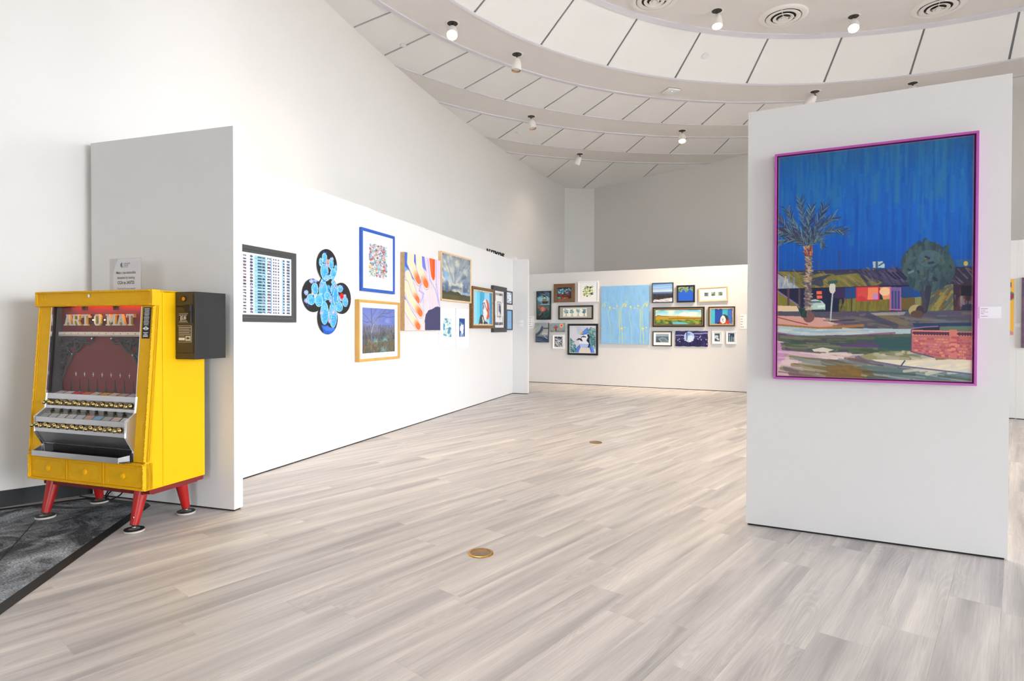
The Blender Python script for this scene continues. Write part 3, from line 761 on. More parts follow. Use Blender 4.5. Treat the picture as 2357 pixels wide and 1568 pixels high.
M_cream = mat('cream_letter', (244, 236, 220), 0.5)
M_ylw = mat('letter_yellow_side', (226, 190, 40), 0.5)
M_pl_w = mat('plate_white_print', (230, 228, 222), 0.6)
ZB = 0.243
def sy(z):      # sloped front: y at height z
    return 0.066 * (z - 0.40) / 0.886 if z > 0.40 else 0.0
side_prof = lambda y0, y1: [(y0 if y0 > 0 else 0.004, ZB), (y1, ZB), (y1, 1.372), (max(y0, 0.074), 1.372), (max(y0, 0.074), 1.286), (max(y0, 0.004), 0.40)]
for s in (-1, 1):
    x0, x1 = (W2 - 0.02, W2) if s > 0 else (-W2, -W2 + 0.02)
    MB().px(side_prof(0.0, 0.1145), x0, x1).build('side_trim', M_yel, vm, bevel=0.0015)
    MB().px([(0.1165, ZB), (0.415, ZB), (0.415, 1.372), (0.1165, 1.372)], x0, x1).build('side_panel', M_yel, vm, bevel=0.0015)
    # two shallow ribs along the front edge of each side
    for k in (0.012, 0.03):
        xr = W2 + 0.001 if s > 0 else -W2 - 0.001
        mb = MB(); mb.tube([(xr, 0.01 + k, ZB + 0.004), (xr, 0.006 + k, 0.40), (xr, 0.076 + k * 0.6, 1.285), (xr, 0.082 + k * 0.6, 1.365)], 0.0018, 6); mb.build('rib', M_yel, vm)
MB().box(-W2 + 0.02, W2 - 0.02, 0.395, 0.415, ZB, 1.372).build('back_panel', M_dark, vm)
MB().box(-W2, W2, 0.075, 0.415, 1.3605, 1.3745).build('top_panel', M_yel, vm, bevel=0.002)
MB().box(-W2 + 0.02, W2 - 0.02, 0.03, 0.395, ZB, ZB + 0.015).build('bottom_panel', M_dark, vm)
def beading(name, pts, parent, step=0.0165, r=0.0036, m=None):
    """raised strip with pairs of small leaf bumps, like pressed rope moulding"""
    mb = MB(); P = [Vector(p) for p in pts]
    mb.tube([tuple(p) for p in P], 0.0042, 8)
    k = 0
    for a, b in zip(P[:-1], P[1:]):
        n = int((b - a).length / step)
        for i in range(n):
            k += 1
            if k % 3 == 0: continue
            c = a.lerp(b, (i + 0.5) / n); d = (b - a).normalized()
            M = Matrix.Translation(c + Vector((0, -0.003, 0))) @ Vector((0, 0, 1)).rotation_difference(d).to_matrix().to_4x4()
            mb.lathe([(0.0, -0.007), (r, -0.003), (r, 0.003), (0.0, 0.007)], 6, M)
    return mb.build(name, m or M_yelt, parent)
# front posts
for x0, x1 in ((-W2, -0.3595), (0.3735, W2)):
    q = MB().hexa([(x0, 0.0, 0.402), (x1, 0.0, 0.402), (x1, 0.03, 0.402), (x0, 0.03, 0.402), (x0, 0.066, 1.286), (x1, 0.066, 1.286), (x1, 0.096, 1.286), (x0, 0.096, 1.286)])
    po = q.build('front_post', M_yelt, vm, bevel=0.0015)
    xo = x0 + 0.005 if x0 < 0 else x1 - 0.005
    beading('beading', [(xo, 0.0 - 0.002, 0.408), (xo, 0.066 - 0.002, 1.282)], po)
    mb = MB(); xi = xo + (0.011 if x0 < 0 else -0.011); mb.tube([(xi, -0.001, 0.408), (xi, 0.065, 1.282)], 0.0022, 6); mb.build('fillet', M_yelt, po)
# header
hd = MB().box(-W2 - 0.003, W2 + 0.003, 0.052, 0.10, 1.287, 1.3775).build('header', M_yelt, vm, bevel=0.002)
for z in (1.293, 1.3715): 
    MB().px([(0.052, z - 0.007), (0.052, z + 0.006), (0.045, z + 0.006), (0.042, z), (0.045, z - 0.007)], -W2 - 0.003, W2 + 0.003).build('moulding', M_yelt, hd)
    beading('beading', [(-W2 + 0.006, 0.043, z - 0.001), (W2 - 0.006, 0.043, z - 0.001)], hd, step=0.0185)
for s in (-1, 1):
    x = s * (W2 - 0.057)
    mb = MB()
    for a, b, c, d in ((-.016, .016, -.016, -.013), (-.016, .016, .013, .016), (-.016, -.013, -.016, .016), (.013, .016, -.016, .016)): mb.box(x + a, x + b, 0.0495, 0.053, 1.334 + c, 1.334 + d)
    mb.build('square_boss', M_yelt, hd)
    MB().box(s * W2 - 0.008, s * W2 + 0.008, 0.044, 0.053, 1.288, 1.3765).build('end_moulding', M_yelt, hd, bevel=0.002)
Ry = Matrix.Rotation(PI / 2, 4, 'X')
MB().lathe([(0.011, 0.0), (0.011, 0.006), (0.008, 0.008), (0.0, 0.008)], 20, Matrix.Translation((-0.02, 0.052, 1.348)) @ Ry).build('lock', M_chrome, hd, smooth=True)
# base with three drawer fronts
bs = MB().box(-W2, W2, 0.003, 0.05, ZB, 0.399).build('drawer_base', M_yelt, vm, bevel=0.002)
for z, a in ((ZB + 0.008, 0), (0.391, 0)):
    MB().px([(0.004, z - 0.008), (0.004, z + 0.008), (-0.006, z + 0.006), (-0.010, z), (-0.006, z - 0.006)], -W2, W2).build('moulding', M_yelt, bs)
    beading('beading', [(-W2 + 0.006, -0.009, z - 0.001), (W2 - 0.006, -0.009, z - 0.001)], bs, step=0.0185)
for s in (-1, 1):
    MB().box(s * (W2 - 0.008) - 0.008, s * (W2 - 0.008) + 0.008, -0.007, 0.004, ZB + 0.002, 0.397).build('end_moulding', M_yelt, bs, bevel=0.002)
    beading('beading', [(s * (W2 - 0.006), -0.007, ZB + 0.012), (s * (W2 - 0.006), -0.007, 0.387)], bs)
for x in (-0.148, 0.148):
    MB().box(x - 0.005, x + 0.005, -0.003, 0.004, ZB + 0.016, 0.383).build('stile', M_yelt, bs, bevel=0.001)
for x0, x1 in ((-0.446, -0.157), (-0.139, 0.139), (0.157, 0.446)):
    z0, z1 = 0.266, 0.376
    dr = MB().box(x0 + 0.003, x1 - 0.003, -0.0005, 0.004, z0 - 0.004, z1 + 0.004).build('drawer_front', M_yelt, vm, bevel=0.001)
    a, b, c, d, k = x0 + 0.018, x1 - 0.018, z0 + 0.010, z1 - 0.010, 0.014
    loop = []
    for cx, cz, st in ((a, c, 0), (b, c, 1), (b, d, 2), (a, d, 3)):
        arc = [(cx + k * math.cos(t), cz + k * math.sin(t)) for t in np.linspace(PI / 2 - 0, 0, 5)] if st == 0 else \
              [(cx + k * math.cos(t), cz + k * math.sin(t)) for t in np.linspace(PI, PI / 2, 5)] if st == 1 else \
              [(cx + k * math.cos(t), cz + k * math.sin(t)) for t in np.linspace(3 * PI / 2, PI, 5)] if st == 2 else \
              [(cx + k * math.cos(t), cz + k * math.sin(t)) for t in np.linspace(2 * PI, 3 * PI / 2, 5)]
        loop += [(x, -0.001, z) for x, z in arc]
    mb = MB(); mb.tube(loop, 0.0024, 6, closed=True); mb.build('panel_moulding', M_yelt, dr)
    T = Matrix.Translation(((x0 + x1) / 2, -0.0005, (z0 + z1) / 2 - 0.004)) @ Ry
    kn = MB(); kn.lathe([(0.019, 0.0), (0.0195, 0.004), (0.016, 0.009), (0.009, 0.012), (0.0, 0.0125)], 24, T)
    for i in range(12):
        t = 2 * PI * i / 12
        kn.lathe([(0.0, -0.002), (0.0035, 0.0), (0.0, 0.003)], 6, T @ Matrix.Translation((0.0145 * math.cos(t), 0.0145 * math.sin(t), 0.009)))
    kn.build('knob', M_yelt, dr, smooth=True)
# window
BY = 0.122
zt, zb_ = 1.288, 0.752
MB().add([(-0.3595, sy(zb_) + 0.018, zb_), (0.3735, sy(zb_) + 0.018, zb_), (0.3735, sy(zt) + 0.018, zt), (-0.3595, sy(zt) + 0.018, zt)], [(0, 1, 2, 3)]).build('window_glass', glass_mat('display_glass', (0.93, 0.93, 0.93), 0.05), vm)
for x in (-0.3595, 0.3695):
    for nm, ya, yb3, m in (('chrome_strip', -0.002, 0.008, M_chrome), ('window_jamb', 0.0085, 0.10, M_dark)):
        MB().hexa([(x, sy(zb_) + ya, zb_), (x + 0.005, sy(zb_) + ya, zb_), (x + 0.005, sy(zb_) + yb3 if nm[0] == 'c' else BY, zb_), (x, sy(zb_) + yb3 if nm[0] == 'c' else BY, zb_), (x, sy(zt) + ya, zt), (x + 0.005, sy(zt) + ya, zt), (x + 0.005, sy(zt) + yb3 if nm[0] == 'c' else BY, zt), (x, sy(zt) + yb3 if nm[0] == 'c' else BY, zt)]).build(nm, m, vm)
BY = 0.122
bd = MB().box(-0.395, 0.40, BY, BY + 0.008, 0.70, 1.35).build('backboard', M_maroon, vm)
MB().box(-0.405, -0.395, 0.10, BY + 0.01, 0.70, 1.345).box(-0.447, -0.405, 0.10, BY + 0.01, 0.5, 1.35).build('inner_wall', M_dark, vm)
MB().box(0.40, 0.41, 0.10, BY + 0.01, 0.70, 1.345).box(0.41, 0.447, 0.10, BY + 0.01, 0.5, 1.35).build('inner_wall', M_dark, vm)
MB().box(-0.40, 0.40, 0.07, BY, 0.70, 0.745).build('inner_floor', M_dark, vm)
# raised slab-serif letters
def serif_letter(ch):
    R = lambda x0, y0, x1, y1: [(x0, y0), (x1, y0), (x1, y1), (x0, y1)]
    if ch == 'A': return [[(0.06, 0), (0.27, 0), (0.60, 1), (0.38, 1)], [(0.40, 1), (0.62, 1), (0.94, 0), (0.72, 0)], R(0.24, 0.30, 0.76, 0.44), R(-0.02, 0, 0.36, 0.12), R(0.64, 0, 1.02, 0.12), R(0.28, 0.88, 0.6, 1)]
    if ch == 'R': return [R(0.1, 0, 0.30, 1), R(0.1, 0.86, 0.72, 1), R(0.3, 0.42, 0.72, 0.56), R(0.66, 0.52, 0.86, 0.92), [(0.72, 1), (0.86, 0.9), (0.66, 0.9)], [(0.66, 0.5), (0.86, 0.55), (0.72, 0.42)], [(0.50, 0.46), (0.70, 0.46), (0.92, 0), (0.70, 0)], R(0.0, 0, 0.40, 0.12), R(0.0, 0.88, 0.3, 1), R(0.66, 0, 1.0, 0.12)]
    if ch == 'T': return [R(0.40, 0, 0.60, 1), R(0.0, 0.86, 1.0, 1), R(0.0, 0.70, 0.13, 1), R(0.87, 0.70, 1.0, 1), R(0.26, 0, 0.74, 0.12)]
    if ch == 'O': return [R(0.08, 0.2, 0.30, 0.8), R(0.70, 0.2, 0.92, 0.8), R(0.28, 0, 0.72, 0.14), R(0.28, 0.86, 0.72, 1), [(0.08, 0.2), (0.28, 0), (0.40, 0.12), (0.30, 0.24)], [(0.92, 0.2), (0.72, 0), (0.60, 0.12), (0.70, 0.24)], [(0.08, 0.8), (0.28, 1), (0.40, 0.88), (0.30, 0.76)], [(0.92, 0.8), (0.72, 1), (0.60, 0.88), (0.70, 0.76)]]
    if ch == 'M': return [R(0.10, 0, 0.29, 1), R(0.71, 0, 0.90, 1), [(0.10, 1), (0.34, 1), (0.58, 0.25), (0.42, 0.25)], [(0.90, 1), (0.66, 1), (0.42, 0.25), (0.58, 0.25)], R(-0.02, 0, 0.38, 0.12), R(0.62, 0, 1.02, 0.12), R(-0.02, 0.88, 0.3, 1), R(0.7, 0.88, 1.02, 1)]
lx = [(-0.3145, 0.068, 'A'), (-0.2434, 0.068, 'R'), (-0.166, 0.065, 'T'), (-0.064, 0.059, 'O'), (0.038, 0.080, 'M'), (0.1245, 0.068, 'A'), (0.1985, 0.062, 'T')]
for x, w, ch in lx:
    par = MB(); cap = MB(); z0, hh = 1.172, 0.068
    for poly in serif_letter(ch):
        P = [(x + p[0] * w, z0 + p[1] * hh) for p in poly]
        par.py(P, BY - 0.016, BY - 0.001); cap.py([(a, b) for a, b in P], BY - 0.0175, BY - 0.016)
    lo = par.build('letter', M_ylw, vm); cap.build('letter_face', M_cream, lo)
for x in (-0.086, 0.010):   # small black scroll figures beside the O
    mb = MB()
    for k in range(5):
        t = k * 1.26; mb.tube([(x + 0.010 * math.cos(t + j * 0.8) * (1 + k * 0.15), BY - 0.006, 1.205 + 0.013 * k - 0.026 + 0.007 * math.sin(t + j * 0.8)) for j in range(6)], 0.0028, 5)
    mb.build('scroll_figure', M_blackm, vm)
    mb = MB(); mb.tube([(x + 0.012, BY - 0.012, 1.206), (x + 0.026, BY - 0.022, 1.206)], 0.004, 6); mb.build('bulb', mat('warm_bulb', (255, 220, 150), 0.3, emit=(255, 220, 150), estr=2.0), vm)
# white lamp batten with its studs
bt = MB().box(-0.392, 0.36, BY - 0.022, BY - 0.001, 1.108, 1.134).build('batten', M_cream, vm, bevel=0.003)
MB().box(-0.392, 0.36, BY - 0.024, BY - 0.021, 1.113, 1.116).build('batten_groove', M_brassd, bt)
for i in range(13):
    MB().lathe([(0.0035, 0.0), (0.003, 0.002), (0.0, 0.0025)], 8, Matrix.Translation((-0.36 + i * 0.058, BY - 0.022, 1.124)) @ Ry).build('stud', M_brass, bt)
# cast iron brackets in the upper corners
M_iron = mat('cast_iron', (54, 58, 58), 0.55, bump=0.1)
def bracket(sx, x0):
    mb = MB(); yb = BY - 0.006
    f = lambda u, v: (x0 + sx * u, yb, 1.098 - v)
    mb.tube([f(0, 0), f(0.31, 0)], 0.006, 6); mb.tube([f(0, 0), f(0, 0.30)], 0.006, 6)
    arc = [f(0.305 - 0.02 * 0, 0.012)] + [f(0.03 + 0.27 * (1 - math.sin(t)), 0.02 + 0.27 * (1 - math.cos(t))) for t in np.linspace(0.05, PI / 2 - 0.05, 12)][::1] + [f(0.012, 0.295)]
    arc2 = [f(u, v) for u, v in [(0.305, 0.012), (0.27, 0.035), (0.235, 0.03), (0.20, 0.06), (0.165, 0.085), (0.14, 0.085), (0.125, 0.11), (0.105, 0.145), (0.07, 0.18), (0.06, 0.22), (0.035, 0.25), (0.012, 0.29)]]
    mb.tube(arc2, 0.007, 6)
    rg = random.Random(3)
    for cu, cv, r, ph in [(0.05, 0.05, 0.034, 0), (0.11, 0.045, 0.03, 2), (0.17, 0.035, 0.026, 1), (0.225, 0.018, 0.016, 3), (0.045, 0.115, 0.03, 4), (0.03, 0.17, 0.022, 0.5), (0.022, 0.215, 0.017, 2.5), (0.085, 0.10, 0.022, 5), (0.08, 0.025, 0.02, 1.2), (0.02, 0.085, 0.02, 3.3), (0.14, 0.02, 0.018, 4.4), (0.02, 0.25, 0.012, 1), (0.195, 0.02, 0.014, 5.5), (0.055, 0.15, 0.02, 2.2)]:
        mb.tube([f(cu + r * (1 - k / 14) * math.cos(ph + k * 0.62), cv + r * (1 - k / 14) * math.sin(ph + k * 0.62)) for k in range(13)], 0.0082, 6)
    for a, b in [((0.0, 0.0), (0.12, 0.10)), ((0.06, 0.0), (0.09, 0.07)), ((0.0, 0.09), (0.07, 0.10)), ((0.14, 0.0), (0.16, 0.07)), ((0.0, 0.15), (0.055, 0.16))]:
        mb.tube([f(*a), f(*b)], 0.0075, 6)
    br = mb.build('iron_bracket', M_iron, vm)
    for u, v in ((0.015, 0.004), (0.30, 0.004), (0.13, 0.10), (0.008, 0.285)):
        MB().lathe([(0.006, 0), (0.005, 0.003), (0, 0.004)], 10, Matrix.Translation((x0 + sx * u, yb - 0.006, 1.098 - v)) @ Ry).build('screw', M_chrome, br)
bracket(1, -0.385); bracket(-1, 0.375)
# plus marks and pointed openings of the columns
NC = 9; cx0, cdx = -0.352, 0.0735
for i in range(NC):
    x = cx0 + i * cdx
    MB().py([(x - 0.013, 0.762), (x + 0.013, 0.762), (x + 0.004, 0.80), (x, 0.846), (x - 0.004, 0.80)], BY - 0.002, BY + 0.001).build('column_slot', M_dark, vm)
    if i % 2 == 0: MB().box(x - 0.009, x + 0.010, BY - 0.003, BY - 0.001, 0.763, 0.771).build('sample_edge', mat('grey_card', (176, 176, 176), 0.7), vm)
    if 1 <= i <= 7:
        xp = x + 0.042
        MB().box(xp - 0.0015, xp + 0.0015, BY - 0.002, BY - 0.0005, 0.862, 0.888).box(xp - 0.007, xp + 0.007, BY - 0.0022, BY - 0.0006, 0.874, 0.877).build('plus_mark', M_pl_w, vm)
# warm lamp under the header
tb = MB(); tb.tube([(-0.24, 0.104, 1.318), (0.33, 0.104, 1.318)], 0.006, 8); tb.build('lamp_tube', mat('tube_glow', (255, 170, 120), 0.4, emit=(255, 150, 90), estr=9.0), vm)
for x in (-0.13, 0.125): MB().box(x - 0.013, x + 0.013, 0.092, 0.112, 1.265, 1.30).build('lamp_clip', M_dark, vm, bevel=0.001)
ld = bpy.data.lights.new('tube_light', 'AREA'); ld.shape = 'RECTANGLE'; ld.size = 0.55; ld.size_y = 0.02; ld.energy = 4.0; ld.color = (1.0, 0.60, 0.36)
lo = bpy.data.objects.new('tube_light', ld); COL.objects.link(lo); lo.parent = vm; lo.location = (0.04, 0.085, 1.31); lo.rotation_euler = (math.radians(18), 0, 0)
# black notice plate on the right post
pl = MB().hexa([(0.3865, sy(1.098) - 0.0025, 1.098), (0.4445, sy(1.098) - 0.0025, 1.098), (0.4445, sy(1.098) + 0.001, 1.098), (0.3865, sy(1.098) + 0.001, 1.098), (0.3865, sy(1.276) - 0.0025, 1.276), (0.4445, sy(1.276) - 0.0025, 1.276), (0.4445, sy(1.276) + 0.001, 1.276), (0.3865, sy(1.276) + 0.001, 1.276)]).build('notice_plate', M_blackm, vm)
for i in range(12):
    z = 1.268 - i * 0.0083; w = 0.020 - 0.004 * ((i * 7) % 3) / 2
    MB().box(0.4155 - w, 0.4155 + w, sy(z) - 0.0032, sy(z) - 0.0024, z - 0.0016, z + 0.0016).build('print_line', M_pl_w, pl)
z = 1.155; MB().py([(0.392, z), (0.4155, z - 0.0135), (0.439, z), (0.4155, z + 0.0135)], sy(z) - 0.0032, sy(z) - 0.0024).build('diamond_emblem', M_pl_w, pl)
text('lettering', 'S', 0.021, M_signb, pl, (0.4155, sy(z) - 0.0036, z - 0.0075), align='CENTER', depth=0.0002, bold=0.0004)
for z, w, h in ((1.131, 0.018, 0.002), (1.124, 0.010, 0.0015), (1.1185, 0.017, 0.0015), (1.111, 0.018, 0.003)):
    MB().box(0.4155 - w, 0.4155 + w, sy(z) - 0.0032, sy(z) - 0.0024, z - h, z + h).build('print_line', M_pl_w, pl)
for x in (0.391, 0.440):
    MB().lathe([(0.0018, 0), (0.0, 0.001)], 8, Matrix.Translation((x, sy(1.102) - 0.0025, 1.102)) @ Ry).build('screw', M_chrome, pl)

# ---- steel console
CX0, CX1 = -0.3525, 0.3825
cs = MB(); prof = [(0.075, 0.766), (0.026, 0.766), (0.015, 0.677), (-0.045, 0.632), (-0.045, 0.545), (0.0, 0.463), (0.004, 0.40), (0.075, 0.40)]
con = MB().box(CX0 + 0.012, CX1 - 0.012, 0.062, 0.072, 0.40, 0.76).build('console_back', M_steel, vm)
for x0, x1 in ((CX0, CX0 + 0.012), (CX1 - 0.012, CX1)):
    MB().px(prof, x0, x1).build('console_side', M_steel, vm, bevel=0.001)
    mb = MB(); mb.tube([((x0 + x1) / 2, y - 0.002, z) for y, z in prof[1:7]], 0.0045, 6); mb.build('chrome_edge', M_chrome, vm)
XA, XB = CX0 + 0.011, CX1 - 0.011
def bar(name, y0, z0, y1, z1, th=0.006, m=None):
    """flat bar spanning the console, from (y0,z0) to (y1,z1) in profile"""
    d = Vector((y1 - y0, z1 - z0)).normalized(); n = Vector((d.y, -d.x)) * th
    if n.x < 0: n = -n
    return MB().px([(y0, z0), (y1, z1), (y1 + n.x, z1 + n.y), (y0 + n.x, z0 + n.y)], XA, XB).build(name, m or M_steel, vm, bevel=0.0008)
bar('steel_strip', 0.026, 0.765, 0.022, 0.734); bar('steel_strip', 0.0165, 0.694, 0.015, 0.676)
bar('steel_strip', -0.045, 0.633, -0.045, 0.602); bar('steel_strip', -0.045, 0.567, -0.045, 0.545)
bar('knob_channel', 0.052, 0.734, 0.050, 0.690, 0.004, mat('channel_metal', (190, 184, 186), 0.4, metal=0.8)); bar('knob_channel', -0.016, 0.604, -0.016, 0.565, 0.004, MATS['channel_metal'])
MB().box(XA, XB, 0.022, 0.052, 0.690, 0.694).build('channel_floor', M_steel, vm); MB().box(XA, XB, -0.041, -0.016, 0.565, 0.569).build('channel_floor', M_steel, vm)
MB().box(XA, XB, 0.02, 0.064, 0.734, 0.738).build('channel_floor', M_steel, vm)
bar('chute_panel', -0.043, 0.545, 0.002, 0.464, 0.004); bar('steel_strip', -0.002, 0.470, 0.003, 0.461, 0.004, M_chrome)
bar('label_glass', 0.013, 0.676, -0.040, 0.634, 0.002, glass_mat('label_glass', (0.95, 0.95, 0.95), 0.06))
bar('label_shelf', 0.03, 0.662, -0.034, 0.620, 0.003, M_dark)
ccol = [(214, 210, 204), (226, 224, 220), (196, 40, 70), (224, 112, 40), (210, 206, 190), (226, 180, 70), (228, 214, 190), (206, 186, 170), (190, 190, 214), (220, 218, 214)]
ccol2 = [(150, 152, 152), (196, 196, 192), (216, 216, 218), (214, 206, 202), (196, 196, 206), (206, 130, 100), (60, 150, 206), (150, 140, 132), (200, 160, 140), (216, 214, 212)]
for i in range(NC):
    x = cx0 + 0.03 + i * 0.0735
    m = mat('sample_card_a%d' % i, ccol[i], 0.6); MB().hexa([(x, 0.03, 0.757), (x + 0.060, 0.03, 0.757), (x + 0.060, 0.085, 0.772), (x, 0.085, 0.772), (x, 0.03, 0.7582), (x + 0.060, 0.03, 0.7582), (x + 0.060, 0.085, 0.7732), (x, 0.085, 0.7732)]).build('sample_card', m, vm)
for i in range(10):
    x = XA + 0.006 + i * 0.0715
    m = mat('sample_card_b%d' % i, ccol2[i], 0.6)
    yz = lambda t: (0.028 + (-0.034 - 0.028) * t, 0.664 + (0.622 - 0.664) * t)
    (ya, za), (yb2, zb2) = yz(0.42), yz(0.98)
    MB().hexa([(x, yb2, zb2), (x + 0.058, yb2, zb2), (x + 0.058, ya, za), (x, ya, za), (x, yb2, zb2 + 0.0012), (x + 0.058, yb2, zb2 + 0.0012), (x + 0.058, ya, za + 0.0012), (x, ya, za + 0.0012)]).build('sample_card', m, vm)
    if i < 9: MB().box(x + 0.056, x + 0.068, 0.004, 0.014, 0.660, 0.678).build('label_clip', M_blackm, vm)
kprof = [(0.005, 0.0), (0.006, 0.010), (0.0125, 0.014), (0.0165, 0.022), (0.0165, 0.029), (0.012, 0.037), (0.0065, 0.041), (0.006, 0.046), (0.0095, 0.049), (0.0118, 0.056), (0.0105, 0.063), (0.006, 0.067), (0.0, 0.0675)]
kme = None
for yk, zk, xs in ((0.052, 0.7125, -0.33), (-0.016, 0.585, -0.33)):
    for i in range(10):
        if kme is None:
            mb = MB(); mb.lathe(kprof, 20, Ry); kme = mb.mesh('pull_knob', smooth=True); kme.materials.append(M_gold)
        o = bpy.data.objects.new('pull_knob', kme); COL.objects.link(o); o.parent = vm; o.location = (xs + i * 0.0735, yk, zk)
# delivery tray
tr = MB().px([(-0.055, 0.404), (0.06, 0.404), (0.06, 0.408), (-0.055, 0.408)], CX0 + 0.01, CX1 - 0.012).build('tray', mat('tray_black', (14, 14, 15), 0.5), vm)
MB().add([(CX0 - 0.004, -0.058, 0.402), (CX1 - 0.045, -0.058, 0.402), (CX1 - 0.012, -0.012, 0.402), (CX1 - 0.012, 0.0, 0.402), (CX1 - 0.018, 0.0, 0.402), (CX1 - 0.018, -0.010, 0.402), (CX1 - 0.048, -0.054, 0.402), (CX0 - 0.004, -0.054, 0.402),
          (CX0 - 0.004, -0.058, 0.433), (CX1 - 0.045, -0.058, 0.433), (CX1 - 0.012, -0.012, 0.440), (CX1 - 0.012, 0.0, 0.440), (CX1 - 0.018, 0.0, 0.440), (CX1 - 0.018, -0.010, 0.440), (CX1 - 0.048, -0.054, 0.433), (CX0 - 0.004, -0.054, 0.433)],
         [tuple(range(8))[::-1], tuple(range(8, 16))] + [(i, (i + 1) % 8, 8 + (i + 1) % 8, 8 + i) for i in range(8)]).build('tray_lip', M_steel, tr)
MB().box(CX1 - 0.012, CX1 - 0.002, -0.014, 0.004, 0.402, 0.452).build('tray_hinge', M_blackm, tr, bevel=0.001)
MB().add([(CX0 + 0.0, -0.055, 0.403), (CX0 + 0.003, -0.055, 0.403), (CX0 + 0.003, 0.01, 0.403), (CX0, 0.01, 0.403), (CX0, -0.055, 0.432), (CX0 + 0.003, -0.055, 0.432), (CX0 + 0.003, 0.01, 0.462), (CX0, 0.01, 0.462)], [(0, 3, 2, 1), (4, 5, 6, 7), (0, 1, 5, 4), (1, 2, 6, 5), (2, 3, 7, 6), (3, 0, 4, 7)]).build('tray_cheek', M_steel, tr)
MB().box(XA, XB, 0.055, 0.060, 0.405, 0.468).build('tray_back', MATS['tray_black'], tr)

# ---- red stand
MB().box(-0.40, 0.40, 0.045, 0.075, 0.205, ZB).box(-0.40, 0.40, 0.335, 0.365, 0.205, ZB).box(-0.41, -0.38, 0.045, 0.365, 0.205, ZB).box(0.38, 0.465, 0.05, 0.36, 0.213, ZB).box(0.44, 0.466, 0.03, 0.405, 0.218, ZB).build('stand_frame', M_redd, vm, bevel=0.002)
for x, yt, yf in ((-0.357, 0.072, 0.018), (0.357, 0.072, 0.022), (-0.357, 0.328, 0.357), (0.357, 0.332, 0.376)):
    top = Vector((x, yt, 0.236)); bot = Vector((x, yf, 0.036))
    mb = MB(); d = (bot - top); q = Vector((0, 0, 1)).rotation_difference(d.normalized()).to_matrix().to_4x4(); Ld = d.length
    lg = mb.lathe([(0.037, 0.0), (0.036, 0.02), (0.0225, Ld)], 14, Matrix.Translation(top) @ q).build('leg', M_red, vm, smooth=True)
    MB().lathe([(0.0225, Ld - 0.004), (0.0235, Ld), (0.012, Ld + 0.002), (0.010, Ld + 0.008)], 14, Matrix.Translation(top) @ q).build('ferrule', M_blackm, lg, smooth=True)
    T = Matrix.Translation((x, yf, 0)); fl = 0.0075 if not (x > 0) else 0.0
    ft = MB().lathe([(0.050, fl + 0.0005), (0.053, fl + 0.003), (0.053, fl + 0.010), (0.051, fl + 0.0125), (0.0, fl + 0.0125)], 32, T).build('foot_disc', mat('slider_grey', (188, 178, 170), 0.6), lg, smooth=True)
    MB().lathe([(0.051, fl + 0.0125), (0.0525, fl + 0.014), (0.051, fl + 0.017), (0.036, fl + 0.0165), (0.0, fl + 0.0165)], 32, T).build('foot_top', M_blackm, lg, smooth=True)
    MB().lathe([(0.030, fl + 0.0165), (0.027, fl + 0.019), (0.012, fl + 0.024), (0.008, 0.036)], 24, T).build('foot_cup', mat('slider_metal', (150, 148, 140), 0.35, metal=0.8), lg, smooth=True)
sc = MB().lathe([(0.006, 0), (0.005, 0.002), (0, 0.0025)], 12, Matrix.Translation((0.368, 0.008, 0.085)) @ Matrix.Rotation(PI / 2, 4, 'X')).build('leg_screw', M_chrome, vm)
mb = MB()
cp = [(-0.30, 0.36, 0.22), (-0.33, 0.40, 0.10), (-0.36, 0.40, 0.04), (-0.31, 0.38, 0.02), (-0.24, 0.40, 0.05), (-0.22, 0.41, 0.085), (-0.27, 0.405, 0.10), (-0.33, 0.40, 0.06), (-0.38, 0.41, 0.02), (-0.50, 0.40, 0.014), (-0.60, 0.40, 0.014)]
def smooth_path(P, n=6):
    P = [Vector(p) for p in P]; R_ = []
    for i in range(len(P) - 1):
        a, b, c, d = P[max(i - 1, 0)], P[i], P[i + 1], P[min(i + 2, len(P) - 1)]
        for k in range(n):
            t = k / n
            R_.append(0.5 * ((2 * b) + (c - a) * t + (2 * a - 5 * b + 4 * c - d) * t * t + (3 * b - a - 3 * c + d) * t ** 3))
    return [tuple(p) for p in R_ + [P[-1]]]
mb.tube(smooth_path(cp), 0.0045, 8); mb.build('power_cord', M_blackm, vm)

# ---- coin and bill box on the right side
x0, x1, y0, y1, z0, z1 = W2 + 0.001, W2 + 0.151, 0.205, 0.432, 0.975, 1.3705
bx = MB().box(x0, x1, y0, y1, z0, z1).build('cash_box', M_blackm, vm, bevel=0.002); bx['label'] = 'black steel cash box fixed to the side'
fy = y0 - 0.0006
MB().box(x0 + 0.002, x1 - 0.002, y0 - 0.002, y0 + 0.002, z0 + 0.002, z1 - 0.002).build('face_plate', M_bronze, bx)
fy = y0 - 0.002
dr = MB().box(x0 + 0.012, x1 - 0.012, fy - 0.002, fy + 0.001, z0 + 0.034, z1 - 0.014).build('cash_door', M_bronze, bx, bevel=0.001)
mb = MB(); fy -= 0.002
mb.box(x0 + 0.012, x1 - 0.012, fy - 0.0008, fy + 0.001, z0 + 0.036, z0 + 0.0385).box(x1 - 0.0145, x1 - 0.012, fy - 0.0008, fy + 0.001, z0 + 0.036, z1 - 0.014); mb.build('door_edge', M_blackm, bx)
xm = (x0 + x1) / 2 - 0.003
T = Matrix.Translation((xm - 0.001, fy, z1 - 0.042)) @ Ry
MB().lathe([(0.0165, 0.0), (0.0165, 0.003), (0.012, 0.005), (0.012, 0.002)], 24, T, ring=True).build('lock_collar', M_blackm, bx, smooth=True)
MB().lathe([(0.0115, 0.0), (0.0115, 0.007), (0.0, 0.007)], 24, T).build('lock_barrel', M_brass, bx, smooth=True)
